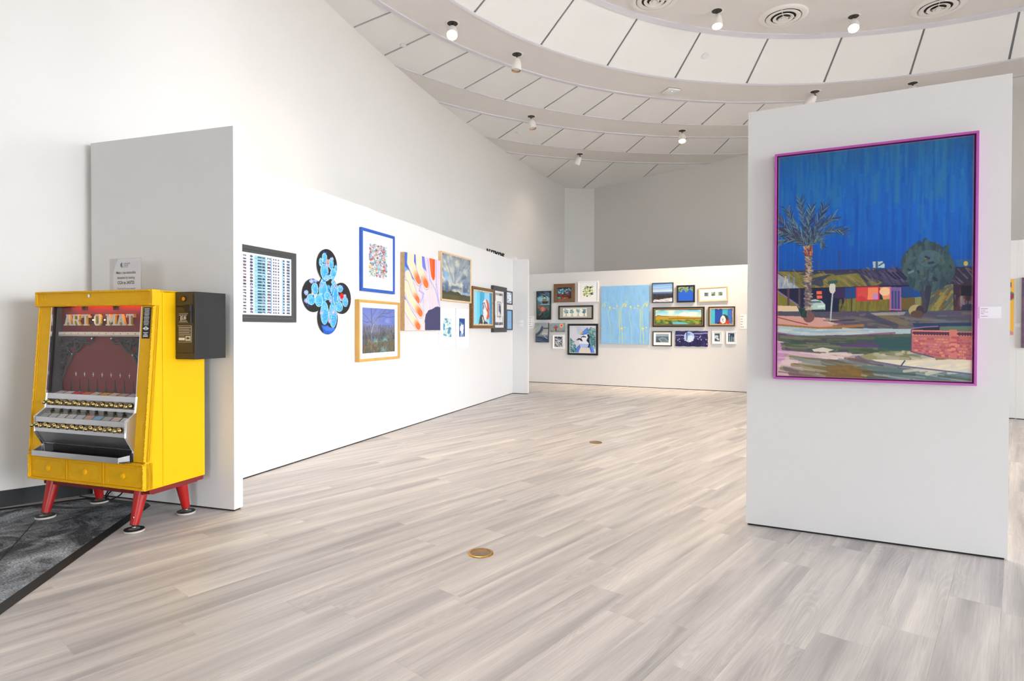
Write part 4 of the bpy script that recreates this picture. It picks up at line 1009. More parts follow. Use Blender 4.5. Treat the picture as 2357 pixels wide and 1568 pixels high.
MB().box(x0 + 0.011, x0 + 0.078, fy - 0.001, fy + 0.001, z1 - 0.0885, z1 - 0.0825).build('bill_slot', M_gap, bx)
MB().box(x0 + 0.012, x0 + 0.085, fy - 0.0015, fy + 0.001, z1 - 0.0805, z1 - 0.0785).build('slot_lip', M_bronze, bx)
hn = MB().box(x0 + 0.088, x0 + 0.132, fy - 0.018, fy, z1 - 0.118, z1 - 0.076).box(x0 + 0.112, x0 + 0.132, fy - 0.014, fy, z1 - 0.182, z1 - 0.118).build('bill_guide', M_blackm, bx, bevel=0.002)
MB().box(x0 + 0.074, x0 + 0.090, fy - 0.012, fy, z1 - 0.098, z1 - 0.080).build('guide_tongue', M_blackm, bx)
p5 = MB().box(x0 + 0.030, x0 + 0.108, fy - 0.001, fy + 0.0005, z1 - 0.178, z1 - 0.128).build('price_plate', M_blackm, bx)
bord = MB().box(x0 + 0.030, x0 + 0.108, fy - 0.0015, fy - 0.001, z1 - 0.1295, z1 - 0.128).box(x0 + 0.030, x0 + 0.108, fy - 0.0015, fy - 0.001, z1 - 0.178, z1 - 0.1765).box(x0 + 0.1060, x0 + 0.108, fy - 0.0015, fy - 0.001, z1 - 0.178, z1 - 0.128)
bord.build('plate_border', M_pl_w, bx)
text('lettering', 'INSERT EXACT AMOUNT', 0.0075, M_pl_w, bx, (x0 + 0.0625, fy - 0.0016, z1 - 0.1395), depth=0.0002, sx=0.72, bold=0.0001)
text('lettering', '$5.00', 0.030, M_pl_w, bx, (x0 + 0.0625, fy - 0.0016, z1 - 0.1635), depth=0.0002, sx=0.68, bold=0.0006)
MB().box(x0 + 0.036, x0 + 0.092, fy - 0.0018, fy - 0.0012, z1 - 0.1728, z1 - 0.1700).build('print_line', M_pl_w, bx)
bp = MB().box(x0 + 0.022, x0 + 0.124, fy - 0.001, fy + 0.0005, z0 + 0.100, z0 + 0.197).build('text_plate', M_bronze, bx)
MB().box(x0 + 0.022, x0 + 0.124, fy - 0.0016, fy - 0.001, z0 + 0.1955, z0 + 0.197).box(x0 + 0.022, x0 + 0.124, fy - 0.0016, fy - 0.001, z0 + 0.100, z0 + 0.1015).box(x0 + 0.1215, x0 + 0.124, fy - 0.0016, fy - 0.001, z0 + 0.100, z0 + 0.197).build('plate_border', M_pl_w, bx)
for i in range(5):
    z = z0 + 0.186 - i * 0.0098
    MB().box(x0 + 0.028, x0 + 0.028 + 0.088 - 0.005 * (i % 2), fy - 0.0014, fy - 0.0009, z - 0.0013, z + 0.0013).build('print_line', M_pl_w, bx)
MB().box(x0 + 0.028, x0 + 0.072, fy - 0.0014, fy - 0.0009, z0 + 0.1355, z0 + 0.138).box(x0 + 0.028, x0 + 0.074, fy - 0.0014, fy - 0.0009, z0 + 0.111, z0 + 0.127).build('print_line', M_pl_w, bx)
MB().box(x0 + 0.079, x0 + 0.117, fy - 0.0016, fy - 0.0009, z0 + 0.1075, z0 + 0.138).build('emblem_patch', mat('tan_patch', (206, 190, 160), 0.7), bx)
MB().py([(x0 + 0.086, z0 + 0.128), (x0 + 0.092, z0 + 0.124), (x0 + 0.098, z0 + 0.131), (x0 + 0.104, z0 + 0.124), (x0 + 0.110, z0 + 0.128), (x0 + 0.107, z0 + 0.119), (x0 + 0.089, z0 + 0.119)], fy - 0.0020, fy - 0.0015).build('crown_mark', M_signb, bx)

# ------------------------------------------------------------------ sign holder on top of the machine
U = Vector((math.cos(TH), math.sin(TH), 0)); V = Vector((-math.sin(TH), math.cos(TH), 0)); FRv = Vector((FRx, FRy, 0))
sp = FRv + U * -0.397 + V * 0.205
sg = thing('donation_sign', 'clear acrylic sign holder asking for donations, on top of the machine', 'sign', (sp.x, sp.y, 1.3750), TH)
sw, sh = 0.258, 0.208
MB().box(-sw / 2, sw / 2, -0.0025, -0.0012, 0.0, sh).box(-sw / 2, sw / 2, 0.0012, 0.0025, 0, sh).box(-sw / 2, sw / 2, -0.03, 0.045, 0.0, 0.0025).build('acrylic_holder', glass_mat('acrylic', (0.97, 0.97, 0.97), 0.03), sg)
c = Cv(130, 105, (238, 236, 238)); c.rect(0, 0, 0.3, 1, (222, 218, 220)); c.ell(0.95, 0.62, 0.85, 1.0, (246, 244, 246))
# logo: three-part crescent
c.ell(0.40, 0.19, 0.058, 0.076, (120, 160, 190)); c.ell(0.455, 0.18, 0.052, 0.075, (246, 244, 246)); c.ell(0.385, 0.185, 0.035, 0.045, (70, 120, 150)); c.ell(0.455, 0.18, 0.052, 0.06, (246, 244, 246)); c.ell(0.405, 0.245, 0.025, 0.025, (170, 160, 160))
sheet('paper', c, sw - 0.004, sh - 0.004, print_mat('sign_print', 0.95), sg, (0, -0.0008, sh / 2))
M_signtx = mat('sign_text_grey', (70, 66, 66), 0.8); M_signbl = mat('sign_text_blue', (110, 140, 170), 0.8)
for body, size, x, z, m, al, bo, sh_ in (('CHANDLER', 0.0125, -0.012, 0.172, M_signtx, 'LEFT', 0.0, 0), ('CENTER', 0.0125, -0.012, 0.160, M_signtx, 'LEFT', 0.0, 0), ('FOR THE ARTS', 0.0065, -0.012, 0.152, M_signtx, 'LEFT', 0.0, 0),
                                ('Make a tax-deductible', 0.0225, 0.006, 0.114, M_signtx, 'CENTER', 0.0002, 0), ('donation by texting', 0.0225, 0.006, 0.083, M_signtx, 'CENTER', 0.0002, 0),
                                ('CCA to 243725', 0.0265, 0.006, 0.051, M_inkd, 'CENTER', 0.0006, 0), ('Thank you for your support', 0.0165, 0.006, 0.019, M_signbl, 'CENTER', 0.0, 0.25)):
    text('lettering', body, size, m, sg, (x, -0.0011, z), align=al, depth=0.0001, bold=bo, sx=0.8, shear=sh_)

# ------------------------------------------------------------------ pictures
def frame_mesh(w, h, fw, fd, step=0.3):
    """mitred moulding with a raised outer edge, opening w-2fw x h-2fw, in the x-z plane, back on y=0, z from 0"""
    mb = MB()
    def ringpts(ins, y):
        return [(-w / 2 + ins, y, ins), (w / 2 - ins, y, ins), (w / 2 - ins, y, h - ins), (-w / 2 + ins, y, h - ins)]
    lv = [ringpts(0, 0), ringpts(0, -fd + 0.002), ringpts(0.002, -fd), ringpts(fw * 0.55, -fd), ringpts(fw * 0.62, -fd + 0.004), ringpts(fw, -fd + 0.007), ringpts(fw, 0)]
    vs = [p for r in lv for p in r]; fs = []
    n = len(lv)
    for a in range(n):
        for i in range(4):
            b = (a + 1) % n
            fs.append((a * 4 + i, a * 4 + (i + 1) % 4, b * 4 + (i + 1) % 4, b * 4 + i))
    return mb.add(vs, fs)
def hang(pl, s0, s1, z0, name, label, cat, group=None, tilt=0.0):
    p = pl['o'] + pl['t'] * ((s0 + s1) / 2) + pl['n'] * 0.0015
    r = thing(name, label, cat, (p.x, p.y, z0), pl['rz'], group)
    if tilt: r.rotation_euler = Euler((0, tilt, pl['rz']), 'XYZ')
    return r
def framed(pl, s0, s1, z0, z1, label, fm, fw, fd, cv, gain, mats=None, mcol=None, glass=False, name='framed_picture', group=None, tilt=0.0, cat='picture', part='print', recess=0.012):
    w, h = s1 - s0, z1 - z0
    r = hang(pl, s0, s1, z0, name, label, cat, group, tilt)
    frame_mesh(w, h, fw, fd).build('frame', fm, r)
    MB().box(-w / 2 + 0.004, w / 2 - 0.004, -0.004, 0.0, 0.004, h - 0.004).build('backing', mat('backing_board', (120, 104, 84), 0.9), r)
    iw, ih = w - 2 * fw, h - 2 * fw; yb = -fd + recess
    if mats:
        ml, mr, mt, mbm = mats
        m = mat('mat_board_%s' % (mcol or 'white'), {'grey': (176, 172, 164)}.get(mcol, (247, 247, 248)), 0.85, var=0.01)
        q = MB()
        a, b, c, d = -iw / 2 - 0.003, iw / 2 + 0.003, fw - 0.003, h - fw + 0.003
        A, B, C, D = -iw / 2 + ml, iw / 2 - mr, fw + mbm, h - fw - mt
        for X0, X1, Z0, Z1 in ((a, b, c, C), (a, b, D, d), (a, A, C, D), (B, b, C, D)): q.box(X0, X1, yb - 0.002, yb, Z0, Z1)
        q.build('mat_board', m, r)
        sheet(part, cv, B - A + 0.004, D - C + 0.004, print_mat('art_print_%.2f' % gain, gain), r, ((A + B) / 2, yb + 0.001, (C + D) / 2))
    else:
        sheet(part, cv, iw + 0.004, ih + 0.004, print_mat('art_print_%.2f' % gain, gain), r, (0, yb, h / 2))
    if glass:
        MB().box(-iw / 2 - 0.002, iw / 2 + 0.002, yb - 0.0065, yb - 0.005, fw - 0.002, h - fw + 0.002).build('glazing', glass_mat('picture_glass', (1, 1, 1), 0.0), r)
    return r
def canvas(pl, s0, s1, z0, z1, label, depth, em, cv, gain, name='canvas_painting', group=None, tilt=0.0, cat='painting', wav=0.0):
    w, h = s1 - s0, z1 - z0
    r = hang(pl, s0, s1, z0, name, label, cat, group, tilt)
    if not wav:
        t = min(0.02, w * 0.1)
        q = MB()
        for X0, X1, Z0, Z1 in ((-w / 2, w / 2, 0, t), (-w / 2, w / 2, h - t, h), (-w / 2, -w / 2 + t, t, h - t), (w / 2 - t, w / 2, t, h - t)): q.box(X0, X1, -depth + 0.0006, 0, Z0, Z1)
        q.box(-w / 2 + 0.002, w / 2 - 0.002, -depth + 0.0006, -depth + 0.004, 0.002, h - 0.002)
        q.build('stretcher', em, r)
    sheet('canvas', cv, w, h, print_mat('art_paint_%.2f' % gain, gain, 0.55, bump=0.15), r, (0, -depth, h / 2), wav)
    return r
GL, GB, GR = 0.92, 1.1, 1.08
M_fblack = mat('frame_black', (36, 36, 38), 0.4, var=0.1)
M_fcharc = mat('frame_charcoal', (66, 67, 68), 0.5, bump=0.3, bscale=300)
M_fblue = mat('frame_blue', (40, 92, 190), 0.4)
M_foak = mat('frame_oak', (222, 172, 92), 0.45, var=0.18, vscale=14, stretch=(1, 1, 0.2))
M_fbirch = mat('frame_birch', (232, 200, 158), 0.5, var=0.12, vscale=12)
M_fwhite = mat('frame_white', (246, 246, 246), 0.45)
M_fgold = mat('frame_antique_gold', (150, 108, 58), 0.45, metal=0.3, bump=1.0, bscale=90, var=0.65, vscale=55)
M_frust = mat('frame_barnwood', (134, 100, 72), 0.8, bump=0.6, bscale=70, var=0.4, vscale=18, stretch=(1, 1, 6))
M_fgoldln = mat('frame_gold_line', (206, 160, 96), 0.35, metal=0.5)
M_fpurple = mat('frame_orchid', (186, 84, 176), 0.4)
M_ply = mat('plywood_edge', (214, 178, 128), 0.6, var=0.2, vscale=30)

# ---- left partition -------------------------------------------------
def art_towers():
    c = Cv(150, 130, (226, 229, 240))
    for x, w, col in ((0.02, .03, (198, 206, 226)), (0.15, .05, (178, 196, 220)), (0.40, .02, (150, 178, 206)), (0.45, .17, (160, 208, 226)), (0.62, .05, (200, 222, 236)), (0.69, .015, (150, 170, 200)), (0.86, .05, (170, 206, 228)), (0.95, .05, (190, 208, 228))):
        c.rect(x, 0, x + w, 1, col)
    n = 19
    for i in range(n):
        y = (i + 0.35) / n
        for x, w, k in ((0.03, .025, 0), (0.09, .03, 0), (0.20, .02, 0), (0.245, .035, 1), (0.30, .04, 1), (0.39, .045, 1), (0.50, .06, 2), (0.57, .035, 1), (0.64, .045, 1), (0.73, .02, 0), (0.76, .025, 0), (0.80, .02, 0), (0.88, .03, 1), (0.945, .045, 1)):
            c.rect(x, y, x + w, y + 0.028, ((92, 92, 112), (70, 66, 86), (52, 84, 104))[k])
            if k == 1 and c.rs.rand() < 0.6: c.rect(x + w * c.rs.rand() * 0.5, y + 0.012, x + w * 0.7, y + 0.034, ((196, 170, 170), (150, 120, 130), (220, 220, 230), (170, 120, 110))[c.rs.randint(4)])
        c.rect(0.46, y + 0.03, 0.61, y + 0.036, (110, 160, 186))
    return c.grain(0.03)
framed(PL, -0.33, 0.555, 1.208, 1.792, 'photograph of a white tower block in a thick charcoal frame', M_fcharc, 0.055, 0.04, art_towers(), GL, (0.012, 0.012, 0.012, 0.012), part='photograph')

# cactus of vinyl records
c = Cv(240, 380, (44, 44, 46))
def Z(x, y): return ((x - 40) / 800.0, (y - 90) / 1400.0)
def pad(x, y, rx, ry, rot=0.0, col=(96, 190, 244)):
    a, b = Z(x, y); c.ell(a, b, (rx + 7) / 800, (ry + 7) / 1400, (206, 238, 250), 1, rot); c.ell(a, b, rx / 800, ry / 1400, col, 1, rot)
    c.ell(a + rx * 0.25 / 800, b + ry * 0.3 / 1400, rx * 0.65 / 800, ry * 0.6 / 1400, (48, 156, 226), 0.55, rot, soft=0.5)
    for _ in range(int(rx * ry / 700) + 2):
        t, q = c.rs.rand() * 6.28, math.sqrt(c.rs.rand()) * 0.8
        c.ell(a + q * rx * math.cos(t) / 800, b + q * ry * math.sin(t) / 1400, 4 / 800, 6 / 1400, (226, 244, 250))
def rose(x, y, r):
    a, b = Z(x, y); c.ell(a, b, r / 800, r * 1.15 / 1400, (196, 220, 248))
    for k in (0.8, 0.55, 0.3): c.ring(a, b, r * k / 800, r * 1.15 * k / 1400, (110, 130, 226), 0.14, 0.7)
for x, y, col in ((450, 330, (226, 150, 130)), (230, 850, (240, 196, 130)), (465, 750, (80, 170, 220)), (685, 865, (226, 40, 34)), (450, 1200, (200, 140, 80))):
    a, b = Z(x, y); c.ell(a, b, 42 / 800, 68 / 1400, col); c.ell(a, b, 5 / 800, 8 / 1400, (30, 30, 30))
for p in ((392, 250, 34, 75), (333, 330, 24, 62), (390, 470, 58, 120), (500, 330, 34, 90), (540, 500, 50, 95), (583, 390, 24, 50), (478, 545, 24, 28), (430, 575, 30, 36), (375, 800, 64, 185), (560, 810, 56, 175), (385, 620, 32, 30), (445, 865, 44, 60), (540, 630, 22, 26), (240, 770, 46, 90), (180, 940, 60, 80), (300, 950, 55, 95), (390, 1150, 60, 180), (530, 1170, 62, 210), (655, 725, 40, 55), (640, 1030, 54, 80), (745, 940, 45, 80), (630, 890, 20, 50)): pad(*p)
for p in ((425, 365, 28), (515, 245, 26), (345, 700, 34), (570, 705, 32), (508, 930, 36), (190, 650, 32), (252, 630, 30), (110, 840, 32), (112, 965, 34), (348, 1145, 32), (532, 1130, 44), (480, 1280, 32), (670, 915, 22), (740, 840, 26), (430, 585, 24)): rose(*p)
for x, y in ((380, 155), (417, 165), (587, 320), (480, 770), (495, 800), (510, 838), (702, 675), (714, 715), (132, 1040), (215, 885), (638, 835), (450, 515)):
    a, b = Z(x, y); c.ell(a, b, 9 / 800, 20 / 1400, (40, 80, 200))
c.poly([Z(335, 1345), Z(400, 1355), Z(440, 1345), Z(480, 1390), Z(580, 1390), Z(560, 1490), Z(380, 1490)], (44, 96, 206)); c.poly([Z(350, 1380), Z(430, 1365), Z(560, 1400), Z(520, 1440), Z(420, 1440)], (86, 150, 232), 0.6)
zx = lambda x: 0.82 + (x - 217) * 0.00092
zz_ = lambda y: 1.741 - (y - 364) * 0.000564
rec = hang(PL, 1.04 - 0.1, 1.04 + 0.1, 1.105, 'record_cactus', 'blue prickly pear cactus painted across five vinyl records', 'wall sculpture')
M_rec = print_mat('record_print', 0.85, 0.3)
for cx_, cz_, yo in ((1.037, 1.499, -0.003), (1.024, 1.741, -0.009), (0.820, 1.453, -0.0075), (1.252, 1.447, -0.0075), (1.032, 1.252, -0.009)):
    nr, na = 34, 96; vs = []; fs = []
    for i in range(nr + 1):
        for j in range(na):
            r_ = 0.15 * i / nr; t = 2 * PI * j / na
            vs.append((cx_ - 1.04 + r_ * math.cos(t), yo - 0.0024, cz_ - 1.105 + r_ * math.sin(t)))
    for j in range(na): vs.append((cx_ - 1.04 + 0.15 * math.cos(2 * PI * j / na), yo, cz_ - 1.105 + 0.15 * math.sin(2 * PI * j / na)))
    for i in range(nr + 1):
        for j in range(na): fs.append((i * na + j, (i + 1) * na + j, (i + 1) * na + (j + 1) % na, i * na + (j + 1) % na))
    fs.append(tuple((nr + 1) * na + j for j in range(na)))
    me = bpy.data.meshes.new('record'); me.from_pydata(vs, [], fs); me.update()
    V_ = np.array(vs); sx_ = V_[:, 0] + 1.04; zz = V_[:, 2] + 1.105
    px_ = 217 + (sx_ - 0.82) / 0.00092; py_ = 364 - (zz - 1.741) / 0.000564
    set_print(me, c.at((px_ - 40) / 800.0, (py_ - 90) / 1400.0))
    obj('record', me, M_rec, rec)

def art_dots(cols, n, bgc, rr=(0.02, 0.045), size=(110, 150), box=(0.0, 0.0, 1.0, 1.0), seed=3):
    c = Cv(*size, bgc); c.rs = np.random.RandomState(seed)
    for _ in range(n):
        r = rr[0] + (rr[1] - rr[0]) * c.rs.rand(); x = box[0] + r + (box[2] - box[0] - 2 * r) * c.rs.rand(); ry = r / c.asp; y = box[1] + ry + (box[3] - box[1] - 2 * ry) * c.rs.rand()
        col = cols[c.rs.randint(len(cols))]
        c.ell(x, y, r, ry, col, 0.85)
        if c.rs.rand() < 0.35: c.ell(x, y, r * 0.6, ry * 0.6, (248, 248, 246), 0.8)
    return c
framed(PL, 1.566, 2.226, 1.540, 2.184, 'white print of many coloured watercolour dots in a bright blue frame', M_fblue, 0.032, 0.03,
       art_dots([(214, 84, 70), (236, 150, 130), (120, 200, 206), (90, 150, 190), (96, 80, 140), (170, 216, 196), (240, 206, 110), (130, 170, 214), (150, 110, 150), (206, 226, 230)], 620, (250, 250, 252), (0.028, 0.055)), GL, (0.110, 0.110, 0.105, 0.125), glass=True)
def art_bare_tree():
    c = Cv(150, 140); c.vgrad([(0, (112, 130, 206)), (0.35, (124, 136, 200)), (0.5, (130, 130, 160)), (0.62, (86, 90, 98)), (1, (74, 82, 78))])
    c.blend(c.fbm(14, 6, 5) * (c.Y > 0.38) * 1.1 - 0.3, (110, 104, 100), 0.8)
    c.strokes(260, 0, 1, 0.4, 0.75, [(70, 78, 90), (104, 100, 96), (120, 116, 120), (60, 70, 80)], 0.07, 0.012, PI / 2, 0.4, 0.6)
    c.rect(0.62, 0.18, 0.98, 0.42, (104, 128, 214), 0.35); c.rect(0.68, 0.24, 0.80, 0.32, (150, 170, 230), 0.4)  # pale blue rectangles: a window reflection painted into the picture
    c.line([(0.27, 0.80), (0.27, 0.55), (0.30, 0.38), (0.44, 0.22), (0.60, 0.12), (0.74, 0.0)], 0.03, (120, 124, 138)); c.line([(0.28, 0.62), (0.30, 0.40), (0.27, 0.25), (0.26, 0.0)], 0.022, (96, 104, 124))
    for p in ([(0.30, 0.38), (0.18, 0.25), (0.02, 0.12)], [(0.44, 0.22), (0.62, 0.17), (0.80, 0.20), (1, 0.17)], [(0.27, 0.3), (0.12, 0.32), (0.0, 0.28)], [(0.60, 0.12), (0.8, 0.1), (0.95, 0.02)], [(0.28, 0.18), (0.4, 0.05), (0.42, 0)]): c.line(p, 0.011, (88, 96, 120))
    c.strokes(60, 0.0, 1, 0, 0.4, [(98, 108, 150), (140, 148, 200)], 0.12, 0.006, -0.6, 1.2, 0.6)
    c.line([(0.27, 0.55), (0.33, 0.36)], 0.012, (196, 206, 226)); c.strokes(420, 0, 1, 0.72, 1.0, [(70, 96, 60), (130, 110, 60), (176, 120, 60), (60, 80, 90), (110, 130, 90), (90, 120, 130), (150, 90, 70)], 0.05, 0.014, PI / 2, 0.6, 0.8)
    for cx, cy in ((0.40, 0.75), (0.68, 0.72), (0.62, 0.96)):
        for k in range(13):
            t = PI * 0.9 + k * PI * 1.2 / 12; rr_ = 0.04 + 0.09 * c.rs.rand(); c.line([(cx, cy), (cx + rr_ * math.cos(t), cy + rr_ * math.sin(t))], 0.009, ((126, 176, 176), (96, 150, 160))[k % 2])
    c.strokes(70, 0.6, 1, 0.5, 0.68, [(150, 150, 110), (50, 56, 66), (90, 96, 100)], 0.05, 0.012, PI / 2, 0.3, 0.7)
    return c.grain(0.02)
framed(PL, 1.484, 2.305, 0.820, 1.449, 'painting of a bare tree at dusk with white mat in an oak frame', M_foak, 0.028, 0.05, art_bare_tree(), GL, (0.055, 0.062, 0.05, 0.055), glass=True, recess=0.018, part='painting')

def art_fingers():
    c = Cv(140, 170, (238, 214, 222))
    c.blend(c.fbm(5, 2, 9), (250, 226, 206), 0.7); c.blend((c.X - 0.45) * 1.2, (230, 216, 236), 0.7)
    c.strokes(150, 0.45, 1, 0, 0.7, [(250, 232, 214), (236, 206, 226), (196, 190, 246), (248, 220, 226)], 0.35, 0.03, PI / 2 - 0.15, 0.18, 0.35)
    B_ = (72, 110, 206)
    c.poly([(0, 0), (0.24, 0), (0.22, 0.2), (0.34, 0.34), (0.34, 0.38), (0.14, 0.3), (0, 0.25)], B_); c.poly([(0.2, 0), (0.32, 0), (0.36, 0.25), (0.28, 0.22)], B_); c.poly([(0.44, 0), (0.52, 0), (0.58, 0.2), (0.46, 0.14)], (110, 130, 226))
    c.poly([(0, 0.55), (0.10, 0.68), (0.3, 0.82), (0.36, 0.9), (0.1, 0.78), (0, 0.66)], (96, 120, 220)); c.poly([(0.08, 0.33), (0.2, 0.5), (0.36, 0.66), (0.40, 0.70), (0.2, 0.62), (0.1, 0.46)], (120, 136, 230), 0.8); c.poly([(0, 0.18), (0.12, 0.22), (0.16, 0.30), (0.0, 0.32)], (130, 190, 226), 0.8)
    def finger(pts, w, tip):
        c.line(pts, w * 1.14, (150, 140, 232), 0.7); c.line(pts, w, (248, 228, 198))
        a_, b_ = Vector(pts[-2]), Vector(pts[-1])
        for k in range(14):
            t = k / 13; p_ = a_.lerp(b_, t); q_ = a_.lerp(b_, t + 0.03); f_ = max(0.0, (t - 0.15) / 0.85)
            c.line([tuple(p_), tuple(q_)], w * (0.96 - 0.22 * t), tuple(250 * (1 - f_) + 232 * f_ if n_ == 0 else 222 * (1 - f_) + 98 * f_ if n_ == 1 else 186 * (1 - f_) + 40 * f_ for n_ in range(3)), 0.55)
        c.line([tuple(a_.lerp(b_, 0.9)), tuple(b_)], w * 0.42, (238, 126, 70), 0.7)
    T_ = (238, 138, 84)
    finger([(0.16, -0.05), (0.15, 0.12), (0.26, 0.24), (0.37, 0.33)], 0.17, T_); finger([(0.36, -0.05), (0.38, 0.15), (0.48, 0.28), (0.58, 0.37)], 0.165, T_)
    finger([(0.08, 0.28), (0.16, 0.40), (0.24, 0.52), (0.34, 0.60)], 0.14, T_); finger([(0.03, 0.42), (0.14, 0.58), (0.28, 0.68), (0.42, 0.77)], 0.15, T_); finger([(0.0, 0.66), (0.12, 0.78), (0.26, 0.88), (0.36, 0.95)], 0.14, T_)
    c.poly([(0.66, 0.0), (0.83, 0.0), (0.83, 0.24), (0.81, 0.29), (0.77, 0.30), (0.71, 0.24)], (238, 108, 44)); c.line([(0.78, 0.02), (0.79, 0.26)], 0.04, (226, 78, 30), 0.8)
    for p in ([(0.86, 0), (0.87, 0.35), (0.95, 0.6)], [(0.62, 0.02), (0.68, 0.3), (0.84, 0.42), (0.98, 0.66)], [(0.45, 0.28), (0.38, 0.47), (0.5, 0.5), (0.42, 0.62)]): c.line(p, 0.03, (150, 156, 240), 0.55)
    c.poly([(0.54, 1.0), (0.53, 0.86), (0.56, 0.78), (0.64, 0.72), (0.75, 0.70), (0.85, 0.665), (0.93, 0.66), (1.0, 0.67), (1.0, 1.0)], (70, 70, 108))
    return c.grain(0.015)
canvas(PL, 2.400, 3.342, 1.134, 2.033, 'canvas of pale fingers with orange nails beside a dark shape', 0.055, M_ply, art_fingers(), GL)
def art_clouds():
    c = Cv(130, 125); c.vgrad([(0, (150, 160, 164)), (0.5, (140, 156, 172)), (0.72, (96, 116, 146)), (1, (80, 90, 110))])
    n = c.fbm(6, 6, 21, 4); c.blend((n - 0.42) * 4, (226, 222, 200), 0.9); c.blend((0.50 - c.fbm(5, 7, 33, 4)) * 4, (86, 104, 130), 0.85)
    for k in range(70):
        t = -2.5 + 1.9 * c.rs.rand(); L = 0.5 + 0.5 * c.rs.rand(); c.line([(0.42 + 0.1 * math.cos(t), 0.66 + 0.1 * math.sin(t)), (0.42 + L * math.cos(t), 0.66 + L * math.sin(t))], 0.04, ((230, 226, 206), (130, 146, 166), (196, 200, 196), (100, 118, 146))[c.rs.randint(4)], 0.14)
    c.ell(0.14, 0.46, 0.1, 0.09, (120, 172, 220), 0.7, 0.6, 0.5); c.ell(0.22, 0.55, 0.12, 0.05, (170, 196, 216), 0.6, 0.5, 0.5); c.rect(0.68, 0.80, 1, 0.85, (150, 180, 220), 0.7)
    c.poly([(0, 0.80), (0.08, 0.81), (0.18, 0.84), (0.30, 0.79), (0.42, 0.82), (0.55, 0.80), (0.66, 0.86), (0.8, 0.86), (1, 0.87), (1, 1), (0, 1)], (78, 76, 60)); c.blend(c.fbm(8, 8, 3) * (c.Y > 0.88), (112, 104, 62), 0.8)
    return c.grain(0.02)
framed(PL, 3.389, 4.398, 1.527, 2.169, 'stormy cloud landscape painting in a pale birch frame', M_fbirch, 0.022, 0.05, art_clouds(), GL, recess=0.012, part='painting', cat='painting')
def art_cyan(seed, dark, light, n=26, size=(46, 90)):
    c = Cv(*size, light); c.rs = np.random.RandomState(seed)
    for _ in range(n):
        c.ell(c.rs.rand(), c.rs.rand(), 0.05 + 0.16 * c.rs.rand(), 0.03 + 0.10 * c.rs.rand(), dark if c.rs.rand() < 0.5 else light, 0.85, c.rs.rand() * 3)
    c.blend((c.fbm(6, 9, seed) - 0.5) * 3, dark, 0.4)
    return c
framed(PL, 3.391, 3.872, 0.888, 1.431, 'pale blue botanical print in a tall white frame, left of the pair', M_fwhite, 0.035, 0.03, art_cyan(5, (70, 140, 176), (220, 234, 230)), GL, (0.075, 0.075, 0.10, 0.12), group='pair of white framed blue prints')
cc_ = art_cyan(8, (36, 84, 150), (36, 84, 150)); cc_.rs = np.random.RandomState(2)
for k in range(16): cc_.ell(0.25 + 0.5 * cc_.rs.rand(), 0.38 + 0.4 * cc_.rs.rand(), 0.14, 0.07, (236, 240, 244), 0.9, cc_.rs.rand() * 3)
for x in (0.2, 0.4, 0.55, 0.8): cc_.line([(0.5, 0.6), (x, 0.98)], 0.06, (236, 240, 244)); cc_.line([(0.5, 0.6), (x, 0.15 + x * 0.2)], 0.05, (236, 240, 244), 0.8)
framed(PL, 3.898, 4.346, 0.887, 1.437, 'deep blue print with a white plant in a tall white frame, right of the pair', M_fwhite, 0.035, 0.03, cc_, GL, (0.085, 0.085, 0.10, 0.12), group='pair of white framed blue prints')
def jag_frame(pl_root, w, h, fw, y, m, seed):
    """uneven torn-looking liner inside an ornate frame"""
    rg = random.Random(seed); mb = MB()
    def edge(ax, ay, bx, by, nx, ny, n):
        for i in range(n):
            t0, t1 = i / n, (i + 1) / n; d = fw * (0.6 + 0.7 * rg.random())
            p = [(ax + (bx - ax) * t0, ay + (by - ay) * t0), (ax + (bx - ax) * t1, ay + (by - ay) * t1)]
            q = [(p[1][0] + nx * d, p[1][1] + ny * d), (p[0][0] + nx * d, p[0][1] + ny * d)]
            mb.py([p[0], p[1], q[0], q[1]], y - 0.004 - 0.003 * rg.random(), y)
    edge(-w / 2, 0, w / 2, 0, 0, 1, 26); edge(-w / 2, h, w / 2, h, 0, -1, 26); edge(-w / 2, 0, -w / 2, h, 1, 0, 22); edge(w / 2, 0, w / 2, h, -1, 0, 22)
    return mb
